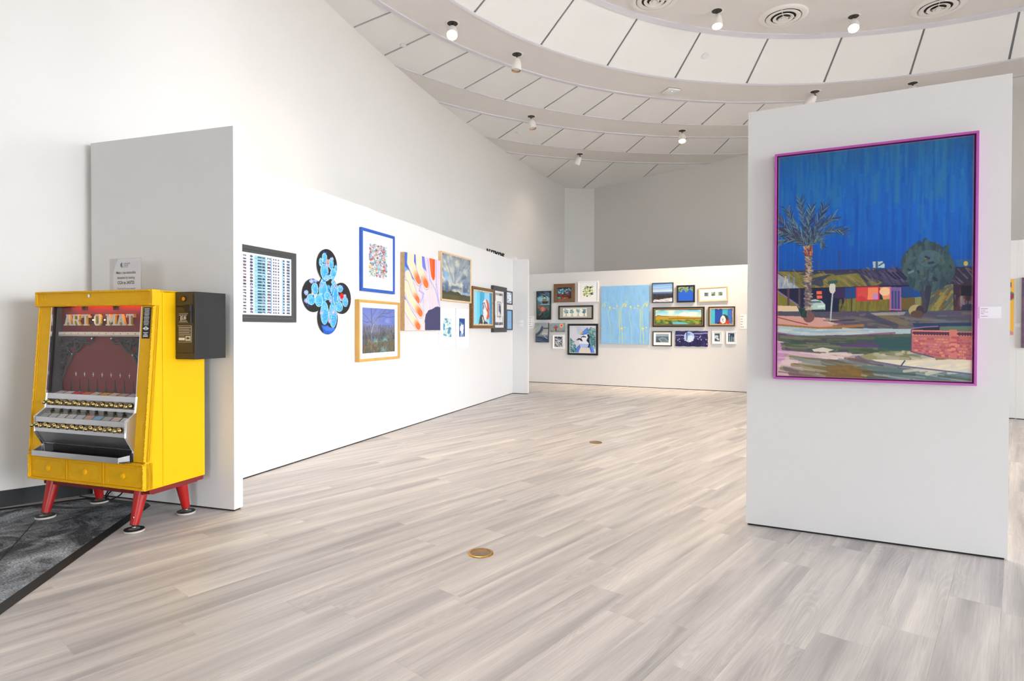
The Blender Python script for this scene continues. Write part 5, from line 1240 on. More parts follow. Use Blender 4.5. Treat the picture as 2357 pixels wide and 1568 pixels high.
def art_redhair():
    c = Cv(80, 120, (150, 218, 242))
    for x0, x1, col in ((0, .2, (150, 218, 242)), (.2, .34, (112, 212, 238)), (.34, .58, (74, 176, 220)), (.58, .86, (150, 214, 238)), (.86, 1, (66, 156, 212))): c.rect(x0, 0, x1, 1, col)
    c.poly([(0.28, 1), (0.33, 0.78), (0.42, 0.68), (0.5, 0.72), (0.62, 0.88), (0.75, 0.92), (0.80, 1)], (70, 70, 66))
    c.poly([(0.64, 0.22), (0.74, 0.26), (0.82, 0.36), (0.85, 0.5), (0.84, 0.66), (0.86, 0.74), (0.78, 0.84), (0.68, 0.8), (0.66, 0.74), (0.72, 0.6), (0.70, 0.45), (0.66, 0.3)], (222, 96, 62))
    c.poly([(0.64, 0.22), (0.55, 0.26), (0.50, 0.34), (0.47, 0.44), (0.48, 0.58), (0.50, 0.7), (0.46, 0.78), (0.52, 1), (0.6, 0.9), (0.70, 0.76), (0.74, 0.66), (0.71, 0.5), (0.72, 0.4), (0.68, 0.3)], (240, 236, 234))
    c.line([(0.50, 0.36), (0.58, 0.34), (0.62, 0.42), (0.73, 0.58)], 0.03, (70, 60, 90)); c.line([(0.50, 0.38), (0.56, 0.46), (0.52, 0.52), (0.52, 0.40)], 0.05, (150, 146, 176)); c.line([(0.5, 0.72), (0.54, 0.82), (0.58, 0.88), (0.54, 0.96)], 0.04, (60, 56, 56)); c.line([(0.50, 0.36), (0.49, 0.56), (0.51, 0.68)], 0.015, (50, 46, 50))
    return c
r_ = framed(PL, 4.432, 5.318, 1.163, 1.785, 'portrait of a red-haired figure on blue stripes in an ornate gold frame', M_fgold, 0.05, 0.055, art_redhair(), GL, recess=0.014, part='painting', cat='painting')
jag_frame(r_, 0.886 - 0.09, 0.622 - 0.09, 0.022, -0.045, None, 4).build('torn_liner', mat('liner_cream', (226, 206, 170), 0.6, var=0.3, vscale=60), r_).location = (0, 0, 0.045)
def art_collage():
    c = Cv(60, 110, (248, 246, 246))
    c.rect(0.08, 0.06, 0.92, 0.13, (150, 146, 150)); c.rect(0.08, 0.06, 0.17, 0.28, (150, 148, 148)); c.rect(0.85, 0.06, 0.93, 0.32, (160, 156, 156)); c.rect(0.56, 0.06, 0.78, 0.13, (66, 80, 78)); c.rect(0.08, 0.66, 0.16, 0.90, (110, 108, 112)); c.rect(0.85, 0.68, 0.93, 0.92, (160, 156, 152))
    c.rect(0.10, 0.85, 0.46, 0.92, (80, 90, 100)); c.rect(0.50, 0.85, 0.88, 0.92, (74, 86, 94)); c.rect(0.2, 0.12, 0.82, 0.84, (244, 242, 242)); c.rect(0.34, 0.30, 0.70, 0.70, (226, 222, 218))
    c.line([(0.34, 0.30), (0.70, 0.30), (0.70, 0.70), (0.34, 0.70), (0.34, 0.30)], 0.03, (60, 66, 80)); c.poly([(0.46, 0.35), (0.58, 0.33), (0.66, 0.40), (0.68, 0.62), (0.56, 0.62), (0.46, 0.54)], (120, 124, 148)); c.poly([(0.58, 0.35), (0.67, 0.42), (0.69, 0.62), (0.62, 0.6)], (52, 66, 118)); c.ell(0.5, 0.62, 0.12, 0.06, (236, 230, 220))
    return c
framed(PL, 5.331, 5.971, 1.100, 1.856, 'tall black frame with a layered collage print', M_fcharc, 0.075, 0.05, art_collage(), GL, recess=0.03, glass=True)
framed(PL, 6.025, 6.345, 1.580, 1.813, 'tiny pale blue print in a thin black frame, upper of two', M_fblack, 0.022, 0.025, art_cyan(12, (120, 160, 200), (240, 244, 246), 14, (30, 44)), GL, group='two tiny frames at the end of the partition')
c = Cv(24, 50, (134, 186, 230)); c.blend((c.fbm(4, 8, 3) - 0.45) * (np.abs(c.X - 0.45) < 0.16) * 3, (206, 160, 160), 0.7)
framed(PL, 6.038, 6.335, 1.134, 1.490, 'tiny sky blue picture in a thin black frame, lower of two', M_fblack, 0.02, 0.03, c, GL, group='two tiny frames at the end of the partition')

# ---- back partition -------------------------------------------------
def art_ship():
    c = Cv(46, 84, (30, 44, 50)); c.vgrad([(0, (44, 64, 84)), (0.4, (70, 110, 120)), (0.6, (60, 96, 94)), (1, (24, 40, 46))])
    c.ell(0.62, 0.24, 0.34, 0.18, (170, 206, 214), 0.8, soft=0.8); c.line([(0.66, 0.08), (0.6, 0.14), (0.66, 0.17), (0.58, 0.24)], 0.03, (240, 246, 250)); c.ell(0.24, 0.28, 0.22, 0.08, (150, 196, 220), 0.8, 0.4, 0.6); c.strokes(30, 0, 1, 0.02, 0.2, [(20, 30, 44), (60, 84, 110)], 0.4, 0.05, 0.2, 0.4, 0.5)
    c.poly([(0.38, 0.36), (0.86, 0.36), (0.78, 0.45), (0.46, 0.45)], (60, 54, 40)); c.rect(0.44, 0.27, 0.74, 0.37, (120, 110, 80), 0.8); c.line([(0.3, 0.47), (0.95, 0.46)], 0.05, (176, 206, 214), 0.8); c.ell(0.45, 0.64, 0.2, 0.08, (196, 96, 80)); c.ell(0.45, 0.60, 0.12, 0.05, (206, 116, 96))
    for p in ([(0.3, 0.62), (0.12, 0.56), (0.15, 0.48)], [(0.6, 0.6), (0.8, 0.58), (0.86, 0.66)], [(0.38, 0.7), (0.3, 0.8), (0.2, 0.84)], [(0.52, 0.7), (0.55, 0.82)], [(0.22, 0.58), (0.24, 0.47)]): c.line(p, 0.05, (176, 86, 70))
    c.ell(0.45, 0.67, 0.04, 0.02, (150, 190, 226)); c.strokes(20, 0.1, 0.9, 0.75, 0.95, [(20, 34, 40), (50, 86, 80)], 0.5, 0.06, -0.8, 0.4, 0.5)
    for a in (0, 1): c.blend((np.abs(c.X - a) < 0.05), (26, 32, 34)); c.blend((np.abs(c.Y - a) < 0.03), (26, 32, 34))
    return c
canvas(PB, 0.223, 0.554, 1.352, 1.963, 'dark sea painting of a ship and a red octopus', 0.045, M_fblack, art_ship(), GB)
def art_stones():
    c = art_dots([(60, 170, 196), (40, 120, 150), (110, 206, 226), (50, 90, 110), (96, 60, 60)], 110, (70, 40, 44), (0.05, 0.09), (60, 46), (0, 0.05, 1, 0.65), 5)
    c.strokes(70, 0, 1, 0.55, 1, [(130, 36, 34), (90, 30, 34), (60, 110, 70), (40, 60, 60), (160, 50, 40)], 0.10, 0.05, 0.8, 1.2, 0.9); c.ell(0.4, 0.93, 0.05, 0.06, (226, 50, 60)); c.ell(0.72, 0.92, 0.05, 0.06, (220, 50, 60)); c.ell(0.15, 0.92, 0.12, 0.08, (70, 160, 170)); c.ell(0.55, 0.95, 0.08, 0.05, (110, 180, 80))
    c.strokes(24, 0, 1, 0, 0.14, [(60, 34, 40), (100, 50, 50), (40, 50, 60)], 0.1, 0.05, 0, 1, 0.8); return c
r_ = hang(PB, 0.621, 1.096, 1.716, 'framed_picture', 'bright blue and red stones painting in a rough barnwood frame', 'painting')
w, h, fw = 0.475, 0.389, 0.078
for nm, P in (('frame_board', [(-w / 2, 0), (w / 2, 0), (w / 2 - fw, fw), (-w / 2 + fw, fw)]), ('frame_board', [(-w / 2, h), (w / 2, h), (w / 2 - fw, h - fw), (-w / 2 + fw, h - fw)]), ('frame_board', [(-w / 2, 0), (-w / 2 + fw, fw), (-w / 2 + fw, h - fw), (-w / 2, h)]), ('frame_board', [(w / 2, 0), (w / 2 - fw, fw), (w / 2 - fw, h - fw), (w / 2, h)])):
    MB().py(P, -0.032, 0.0).build(nm, M_frust, r_, bevel=0.002)
sheet('painting', art_stones(), w - 2 * fw + 0.006, h - 2 * fw + 0.006, print_mat('art_print_1.10', GB), r_, (0, -0.02, h / 2))
framed(PB, 1.166, 1.611, 1.711, 2.139, 'green and navy dots print in a square white frame', M_fwhite, 0.03, 0.03, art_dots([(36, 56, 66), (60, 90, 100), (196, 214, 120), (150, 176, 110), (226, 232, 200), (110, 136, 90), (230, 220, 60)], 120, (248, 250, 246), (0.05, 0.09), (48, 50), seed=9), GB, (0.07, 0.07, 0.06, 0.075))
def art_trees():
    c = Cv(110, 40, (236, 234, 218))
    for i, x in enumerate((0.13, 0.38, 0.63, 0.88)):
        c.line([(x, 0.45), (x + 0.005, 0.88)], 0.02, (70, 80, 90)); c.strokes(34, x - 0.075, x + 0.075, 0.12, 0.55 - 0.05 * (i == 2), [(50, 120, 150), (90, 170, 190), (40, 90, 120), (130, 190, 200)], 0.04, 0.018, 0.6, 1.4, 0.9)
        c.line([(x - 0.06, 0.91), (x + 0.06, 0.90)], 0.02, (110, 140, 160), 0.7)
        if i == 3: c.poly([(x, 0.12), (x + 0.07, 0.6), (x - 0.07, 0.6)], (60, 120, 150), 0.6); c.line([(x, 0.3), (x, 0.85)], 0.025, (90, 60, 60))
    return c
framed(PB, 0.727, 1.499, 1.354, 1.644, 'row of four little blue trees in a long black frame', M_fblack, 0.03, 0.03, art_trees(), GB, (0.075, 0.105, 0.028, 0.028), 'grey')
def art_whale():
    c = Cv(44, 60); c.vgrad([(0, (150, 158, 166)), (0.45, (176, 176, 160)), (0.62, (130, 140, 150)), (0.75, (66, 82, 104)), (1, (50, 66, 92))])
    c.blend((c.fbm(4, 4, 8) - 0.4) * 2 * (c.Y < 0.6), (110, 124, 140), 0.7); c.poly([(0, 0.6), (0.3, 0.42), (0.5, 0.16), (0.62, 0.18), (0.58, 0.4), (0.3, 0.6), (0, 0.72)], (62, 78, 96)); c.line([(0.55, 0.28), (0.98, 0.28)], 0.09, (70, 84, 100)); c.ell(0.72, 0.57, 0.2, 0.06, (214, 212, 204)); c.ell(0.72, 0.58, 0.15, 0.03, (150, 156, 160))
    c.line([(0.1, 0.72), (0.5, 0.75), (0.62, 0.82)], 0.05, (36, 46, 64)); c.line([(0.7, 0.68), (0.86, 0.78), (0.95, 0.8)], 0.04, (190, 200, 206)); c.strokes(20, 0, 1, 0.8, 1, [(40, 54, 80), (90, 106, 130)], 0.4, 0.04, 0.2, 0.3, 0.5); return c
canvas(PB, 0.200, 0.501, 0.867, 1.285, 'small grey blue sea creature canvas low on the left of the back partition', 0.045, mat('edge_navy', (44, 50, 66), 0.6), art_whale(), GB)
def art_redtree():
    c = Cv(46, 30, (130, 150, 164)); c.vgrad([(0, (130, 158, 176)), (0.75, (146, 154, 156)), (1, (110, 114, 110))]); c.ell(0.78, 0.28, 0.15, 0.24, (226, 180, 130)); c.ell(0.78, 0.28, 0.09, 0.14, (226, 130, 100)); c.ell(0.78, 0.28, 0.04, 0.07, (196, 60, 56)); c.line([(0.36, 0.85), (0.36, 0.5)], 0.09, (110, 44, 40))
    for k in range(9):
        t = PI + 0.2 + k * 0.34; c.line([(0.36, 0.6), (0.36 + 0.2 * math.cos(t), 0.6 + 0.36 * math.sin(t))], 0.03, ((160, 60, 50), (120, 44, 44), (190, 90, 70))[k % 3])
    c.strokes(16, 0.02, 0.98, 0.85, 0.97, [(196, 190, 160), (90, 80, 70)], 0.05, 0.03, 1.5, 0.4, 0.8); return c
canvas(PB, 0.567, 0.873, 1.090, 1.278, 'tiny canvas of a red tree under a red sun', 0.04, mat('edge_grey', (120, 128, 132), 0.6), art_redtree(), GB)
c = art_cyan(31, (226, 228, 220), (44, 58, 92), 0, (34, 44)); c.a[:] = np.array((40, 52, 86)) / 255; c.rs = np.random.RandomState(5)
for k in range(26): c.line([(c.rs.rand(), c.rs.rand()) for _ in range(3)], 0.045, (214, 216, 206), 0.8)
c.strokes(40, 0, 1, 0, 1, [(40, 52, 86)], 0.2, 0.05, 0.7, 1.5, 0.9)
framed(PB, 0.596, 0.857, 0.734, 1.030, 'navy leaf pattern print in a small white frame under the red tree', M_fwhite, 0.022, 0.025, c, GB, (0.016, 0.022, 0.016, 0.022))
def art_jay():
    c = Cv(100, 100, (206, 206, 220)); c.blend((c.fbm(6, 6, 4) - 0.4) * 2, (176, 196, 206), 0.6)
    c.strokes(160, 0.68, 1, 0.1, 0.8, [(70, 120, 126), (100, 150, 150), (50, 96, 104), (150, 186, 186)], 0.09, 0.05, 0.9, 1.2, 0.7); c.strokes(90, 0, 0.3, 0.5, 1, [(60, 130, 130), (40, 96, 104), (90, 150, 150)], 0.07, 0.035, 0.9, 1.2, 0.8, clip=lambda x, y: x < 0.05 + (y - 0.4) * 0.5)
    c.strokes(40, 0.3, 0.6, 0.05, 0.3, [(190, 196, 210), (170, 190, 200)], 0.1, 0.05, 0.6, 1, 0.5)
    c.poly([(0.20, 1), (0.28, 0.78), (0.40, 0.68), (0.78, 0.66), (0.90, 0.8), (0.96, 1)], (70, 110, 196)); c.poly([(0.34, 1), (0.40, 0.76), (0.58, 0.82), (0.76, 0.80), (0.82, 1)], (216, 206, 196)); c.poly([(0.20, 1), (0.28, 0.78), (0.40, 0.72), (0.42, 0.8), (0.32, 1)], (90, 130, 210)); c.poly([(0.80, 0.72), (0.9, 0.8), (0.95, 0.98), (0.86, 0.98)], (90, 140, 220))
    c.poly([(0.38, 0.42), (0.50, 0.32), (0.66, 0.32), (0.74, 0.5), (0.78, 0.66), (0.72, 0.78), (0.58, 0.82), (0.42, 0.78), (0.36, 0.6)], (226, 228, 238)); c.poly([(0.37, 0.66), (0.74, 0.66), (0.70, 0.80), (0.56, 0.82), (0.42, 0.78)], (150, 176, 230), 0.75); c.poly([(0.66, 0.32), (0.74, 0.30), (0.78, 0.44), (0.76, 0.6), (0.80, 0.68), (0.74, 0.82), (0.70, 0.78), (0.74, 0.64), (0.64, 0.54), (0.70, 0.42)], (40, 44, 54)); c.poly([(0.74, 0.42), (0.80, 0.6), (0.84, 0.72), (0.79, 0.68)], (110, 170, 226))
    c.poly([(0.23, 0.54), (0.34, 0.45), (0.46, 0.46), (0.50, 0.58), (0.44, 0.56), (0.38, 0.52)], (50, 52, 58)); c.line([(0.44, 0.42), (0.54, 0.38), (0.62, 0.41)], 0.035, (46, 48, 56)); c.ell(0.545, 0.41, 0.03, 0.018, (40, 30, 30)); c.ell(0.55, 0.405, 0.008, 0.008, (240, 240, 240))
    c.poly([(0.40, 0.31), (0.68, 0.04), (0.72, 0.26), (0.66, 0.30), (0.50, 0.34)], (76, 120, 206)); c.poly([(0.46, 0.28), (0.66, 0.12), (0.70, 0.22), (0.56, 0.28)], (110, 150, 224), 0.6); c.ring(0.45, 0.26, 0.035, 0.035, (220, 180, 60), 0.4)
    return c.grain(0.015)
framed(PB, 0.939, 1.605, 0.613, 1.264, 'blue jay wearing a pointed blue cap in a black frame', M_fblack, 0.042, 0.03, art_jay(), GB, (0.008, 0.008, 0.008, 0.008), part='painting', cat='painting')
def art_pods():
    c = Cv(150, 180, (140, 190, 232)); c.blend((c.fbm(30, 9, 2) - 0.35) * 2, (120, 176, 224), 0.7); c.blend((c.noise(90, 12, 6) - 0.6) * 2, (150, 190, 196), 0.6)
    Q = (196, 214, 150)
    for k in range(4):
        x = 0.06 + k * 0.435 - 0.28 * 0
        c.line([(x + 0.155 * 0 - 0.04, 0.36), (x, 0.30), (x + 0.05, 0.27), (x + 0.07, 0.30)], 0.008, Q); c.line([(x - 0.10, 0.99), (x - 0.105, 0.6), (x - 0.10, 0.42), (x - 0.03, 0.32), (x + 0.02, 0.31), (x + 0.045, 0.34)], 0.008, Q)
    for k in range(3):
        x = 0.17 + k * 0.44
        c.line([(x + 0.035, 0.99), (x + 0.03, 0.7), (x - 0.015, 0.52), (x - 0.02, 0.44), (x + 0.03, 0.39)], 0.008, Q); c.line([(x + 0.2, 0.7), (x + 0.21, 0.5), (x + 0.2, 0.41), (x + 0.13, 0.39)], 0.007, Q); c.line([(x + 0.20, 0.99), (x + 0.23, 0.8), (x + 0.235, 0.5), (x + 0.22, 0.36)], 0.007, Q); c.line([(x + 0.28, 0.99), (x + 0.27, 0.7), (x + 0.25, 0.45), (x + 0.29, 0.33), (x + 0.38, 0.32)], 0.008, Q)
        for px_, py_, r in ((0.015, 0.37, 0.017), (0.10, 0.385, 0.012), (0.17, 0.35, 0.014), (0.34, 0.345, 0.015), (-0.09, 0.35, 0.012), (0.375, 0.315, 0.006), (0.26, 0.735, 0.014), (0.33, 0.72, 0.008), (0.40, 0.73, 0.007), (-0.16, 0.735, 0.012), (-0.10, 0.72, 0.008)):
            c.ell(x + px_, py_, r, r * 1.15, (240, 206, 96))
        c.line([(x + 0.26, 0.74), (x + 0.29, 0.85), (x + 0.28, 0.99)], 0.007, Q); c.line([(x + 0.33, 0.75), (x + 0.35, 0.99)], 0.006, Q)
    return c.grain(0.02)
canvas(PB, 1.677, 2.659, 0.859, 2.023, 'large pale blue painting of thin stems with yellow pods', 0.03, mat('edge_blue', (110, 150, 180), 0.6), art_pods(), GB)
def art_mount():
    c = Cv(54, 54); c.vgrad([(0, (92, 146, 206)), (0.3, (150, 186, 220)), (0.44, (196, 210, 226)), (0.46, (110, 136, 170)), (0.53, (86, 110, 150)), (0.56, (60, 66, 80)), (0.7, (46, 46, 52)), (1, (50, 48, 50))])
    c.line([(0, 0.14), (1, 0.06)], 0.02, (206, 222, 236), 0.8); c.line([(0, 0.22), (1, 0.15)], 0.03, (214, 226, 238), 0.6); c.strokes(120, 0, 1, 0.6, 0.85, [(30, 30, 34), (70, 66, 66), (90, 80, 76)], 0.04, 0.02, 1.4, 0.5, 0.7)
    c.poly([(0, 1), (0.08, 0.86), (0.3, 0.88), (0.6, 0.82), (1, 0.78), (1, 1)], (206, 206, 210)); c.strokes(30, 0.05, 1, 0.85, 1, [(150, 150, 156), (230, 230, 234)], 0.15, 0.02, 0.2, 0.4, 0.7); return c
framed(PB, 2.722, 3.127, 1.668, 2.054, 'snowy mountain view under blue sky in a thin black frame', M_fblack, 0.014, 0.045, art_mount(), GB, recess=0.006, part='photograph')
def art_leaves():
    c = Cv(48, 48, (40, 92, 200)); c.strokes(190, 0, 1, 0, 0.38, [(150, 180, 90), (96, 130, 70), (190, 206, 120), (60, 90, 60), (120, 150, 80)], 0.07, 0.045, 0.8, 1.5, 0.95, clip=lambda x, y: y < 0.3 + 0.1 * math.sin(x * 14)); c.ell(0.74, 0.08, 0.08, 0.07, (60, 50, 170)); c.ell(0.15, 0.25, 0.04, 0.04, (60, 60, 180)); return c
framed(PB, 3.194, 3.531, 1.666, 1.992, 'green leaves hanging over plain blue in a black frame', M_fblack, 0.03, 0.035, art_leaves(), GB, recess=0.008, part='painting', cat='painting')
def art_polaroids():
    c = Cv(70, 30, (246, 246, 248))
    for i, x in enumerate((0.2, 0.5, 0.8)):
        c.rect(x - 0.10, 0.24, x + 0.10, 0.76, (226, 226, 224)); c.rect(x - 0.085, 0.28, x + 0.085, 0.66, (106, 130, 116)); c.strokes(14, x - 0.07, x + 0.07, 0.32, 0.62, [(60, 96, 84), (170, 186, 170), (40, 66, 60), (140, 150, 130)], 0.05, 0.03, 0.5, 1.4, 0.9)
    return c
framed(PB, 3.604, 4.133, 1.672, 1.944, 'three small green prints in a pale wood frame hanging slightly crooked', M_fbirch, 0.030, 0.03, art_polaroids(), GB, (0.03, 0.03, 0.02, 0.02), tilt=-0.027)
def art_valley():
    c = Cv(130, 46); c.vgrad([(0, (120, 196, 214)), (0.4, (190, 222, 216)), (0.5, (196, 206, 180)), (0.52, (186, 150, 50)), (0.66, (176, 156, 50)), (0.72, (106, 140, 64)), (1, (90, 126, 60))])
    c.blend((c.fbm(6, 4, 4) - 0.5) * 4 * (c.Y < 0.45), (240, 240, 226), 0.8); c.ell(0.62, 0.3, 0.08, 0.10, (248, 244, 230), 0.8, soft=0.6)
    c.poly([(0, 0.48), (0.06, 0.36), (0.14, 0.42), (0.3, 0.44), (0.5, 0.42), (0.62, 0.46), (0.8, 0.5), (1, 0.58), (1, 0.66), (0, 0.66)], (186, 146, 44)); c.line([(0, 0.5), (0.06, 0.38), (0.14, 0.43), (0.3, 0.45)], 0.012, (96, 64, 36)); c.line([(0.3, 0.62), (0.5, 0.58), (0.7, 0.6), (1, 0.6)], 0.018, (110, 70, 40), 0.8)
    c.strokes(110, 0, 1, 0.68, 1, [(60, 110, 60), (150, 170, 70), (110, 90, 50), (60, 86, 50), (170, 150, 60)], 0.06, 0.02, 0.1, 0.4, 0.7); c.poly([(0.3, 1), (0.36, 0.86), (0.5, 0.84), (0.66, 0.88), (0.74, 1)], (96, 190, 210)); c.strokes(20, 0.3, 0.36, 0.8, 1, [(70, 90, 50)], 0.05, 0.02, 0.8, 0.5, 0.8)
    return c
r_ = framed(PB, 2.732, 3.710, 1.197, 1.579, 'wide golden valley landscape in a black and gold frame', M_fblack, 0.052, 0.045, art_valley(), GB, recess=0.012, part='painting', cat='painting')
w, h = 0.978, 0.382
frame_mesh(w - 0.062, h - 0.062, 0.010, 0.004).build('gold_liner', M_fgoldln, r_).location = (0, -0.043, 0.031)
def art_woman():
    c = Cv(62, 50, (60, 170, 200))
    for x0, x1, col in ((0, .22, (70, 180, 206)), (.22, .54, (42, 74, 160)), (.54, .74, (70, 176, 200)), (.74, 1, (60, 110, 190))): c.rect(x0, 0, x1, 1, col)
    c.poly([(0.26, 1), (0.36, 0.84), (0.5, 0.78), (0.8, 0.8), (0.84, 1)], (40, 40, 44)); c.poly([(0.42, 0.9), (0.46, 0.55), (0.55, 0.42), (0.72, 0.5), (0.84, 0.8), (0.78, 0.98), (0.6, 1)], (190, 62, 48)); c.poly([(0.46, 0.52), (0.54, 0.40), (0.64, 0.38), (0.76, 0.48), (0.80, 0.68), (0.7, 0.74), (0.62, 0.5), (0.48, 0.54)], (60, 60, 62)); c.poly([(0.48, 0.54), (0.54, 0.44), (0.62, 0.48), (0.68, 0.66), (0.66, 0.84), (0.56, 0.92), (0.46, 0.82), (0.45, 0.66)], (232, 228, 224)); c.line([(0.5, 0.6), (0.58, 0.66), (0.52, 0.7), (0.58, 0.8)], 0.02, (90, 80, 90)); return c
r_ = framed(PB, 3.781, 4.251, 1.209, 1.576, 'red-haired woman on blue stripes with a torn edge in a brown frame', mat('frame_umber', (74, 50, 34), 0.5, var=0.5, vscale=60, bump=0.5, bscale=90), 0.024, 0.04, art_woman(), GB, recess=0.012, part='painting', cat='painting')
jag_frame(r_, 0.47 - 0.044, 0.367 - 0.044, 0.026, -0.029, None, 9).build('torn_liner', mat('liner_speckled', (222, 196, 156), 0.6, var=0.6, vscale=150), r_).location = (0, 0, 0.022)
def art_boat():
    c = Cv(44, 34); c.vgrad([(0, (130, 150, 166)), (0.25, (160, 176, 188)), (0.3, (90, 110, 126)), (1, (70, 84, 98))]); c.poly([(0.2, 0.6), (0.5, 0.4), (0.75, 0.5), (1, 0.9), (0.8, 1), (0.4, 0.98)], (116, 136, 150)); c.line([(0.2, 0.6), (0.5, 0.42), (0.75, 0.5), (1, 0.9)], 0.03, (170, 190, 202)); c.line([(0.36, 0.66), (0.66, 0.62)], 0.03, (66, 80, 92)); c.line([(0.46, 0.8), (0.8, 0.76)], 0.03, (66, 80, 92)); c.line([(0.28, 0.62), (0.45, 0.98)], 0.03, (176, 192, 202)); return c
framed(PB, 2.729, 3.101, 0.823, 1.113, 'grey photograph of a rowing boat in a black frame with white mat', M_fblack, 0.018, 0.025, art_boat(), GB, (0.044, 0.044, 0.036, 0.056), part='photograph')
def art_moon():
    c = Cv(84, 44, (44, 44, 92)); c.blend((c.fbm(5, 8, 3) - 0.4) * 2, (70, 70, 130), 0.7); c.line([(0, 0.30), (0.2, 0.26), (0.3, 0.3)], 0.03, (176, 170, 214), 0.8); c.line([(0.55, 0.18), (0.8, 0.15), (1, 0.14)], 0.04, (170, 166, 214), 0.8); c.line([(0.55, 0.34), (0.7, 0.36)], 0.02, (150, 146, 206), 0.8)
    c.rect(0, 0.55, 1, 1, (36, 34, 74)); c.strokes(80, 0, 1, 0.55, 1, [(50, 46, 110), (28, 28, 60), (70, 64, 130)], 0.12, 0.02, PI / 2, 0.3, 0.7); c.ell(0.43, 0.38, 0.155, 0.34, (206, 216, 240)); c.ell(0.43, 0.38, 0.14, 0.30, (150, 184, 230)); c.ell(0.46, 0.46, 0.09, 0.2, (220, 228, 244), 0.8, 0.5); c.ell(0.40, 0.2, 0.06, 0.08, (90, 140, 206), 0.8); c.rect(0.345, 0.05, 0.365, 0.6, (24, 24, 44))
    for p in ((0.08, 0.6), (0.12, 0.52), (0.14, 0.68), (0.3, 0.62), (0.45, 0.66), (0.55, 0.62), (0.75, 0.4), (0.78, 0.32), (0.7, 0.5), (0.95, 0.55), (0.97, 0.82), (0.8, 0.56), (0.27, 0.5)): c.ell(p[0], p[1], 0.014, 0.03, (236, 238, 246))
    return c
canvas(PB, 3.170, 3.771, 0.827, 1.119, 'unframed night cloth with a big pale moon', 0.012, M_fblack, art_moon(), GB, name='painted_cloth', wav=0.004)
for s0, s1, lb, seed in ((3.847, 4.027, 'blue flower print in a tiny white frame, left of the last two', 3), (4.096, 4.278, 'blue cactus print in a tiny white frame, right of the last two', 14)):
    c = Cv(24, 32, (44, 66, 96)); c.rs = np.random.RandomState(seed)
    if seed == 3:
        c.a[:] = 0.93; c.rect(0.1, 0.05, 0.95, 0.95, (60, 84, 112))
        for k in range(9): c.ell(0.25 + 0.5 * c.rs.rand(), 0.2 + 0.6 * c.rs.rand(), 0.14, 0.10, (226, 230, 226), 0.9)
        c.strokes(16, 0.1, 0.9, 0.1, 0.95, [(50, 76, 104), (110, 136, 150)], 0.15, 0.06, 0.7, 1.5, 0.8)
    else:
        for x, t in ((0.2, 0.2), (0.25, 0.45), (0.55, 0.4), (0.82, 0.5)): c.line([(x, 0.98), (x, t)], 0.15, (130, 160, 160), 0.9)
        c.ell(0.22, 0.2, 0.08, 0.08, (220, 226, 220)); c.strokes(10, 0.1, 0.9, 0.4, 0.95, [(196, 210, 200)], 0.04, 0.04, 0, 1, 0.8)
    framed(PB, s0, s1, 0.883, 1.115, lb, M_fwhite, 0.022, 0.025, c, GB, (0.012, 0.016, 0.012, 0.018), group='two tiny white frames at the right')

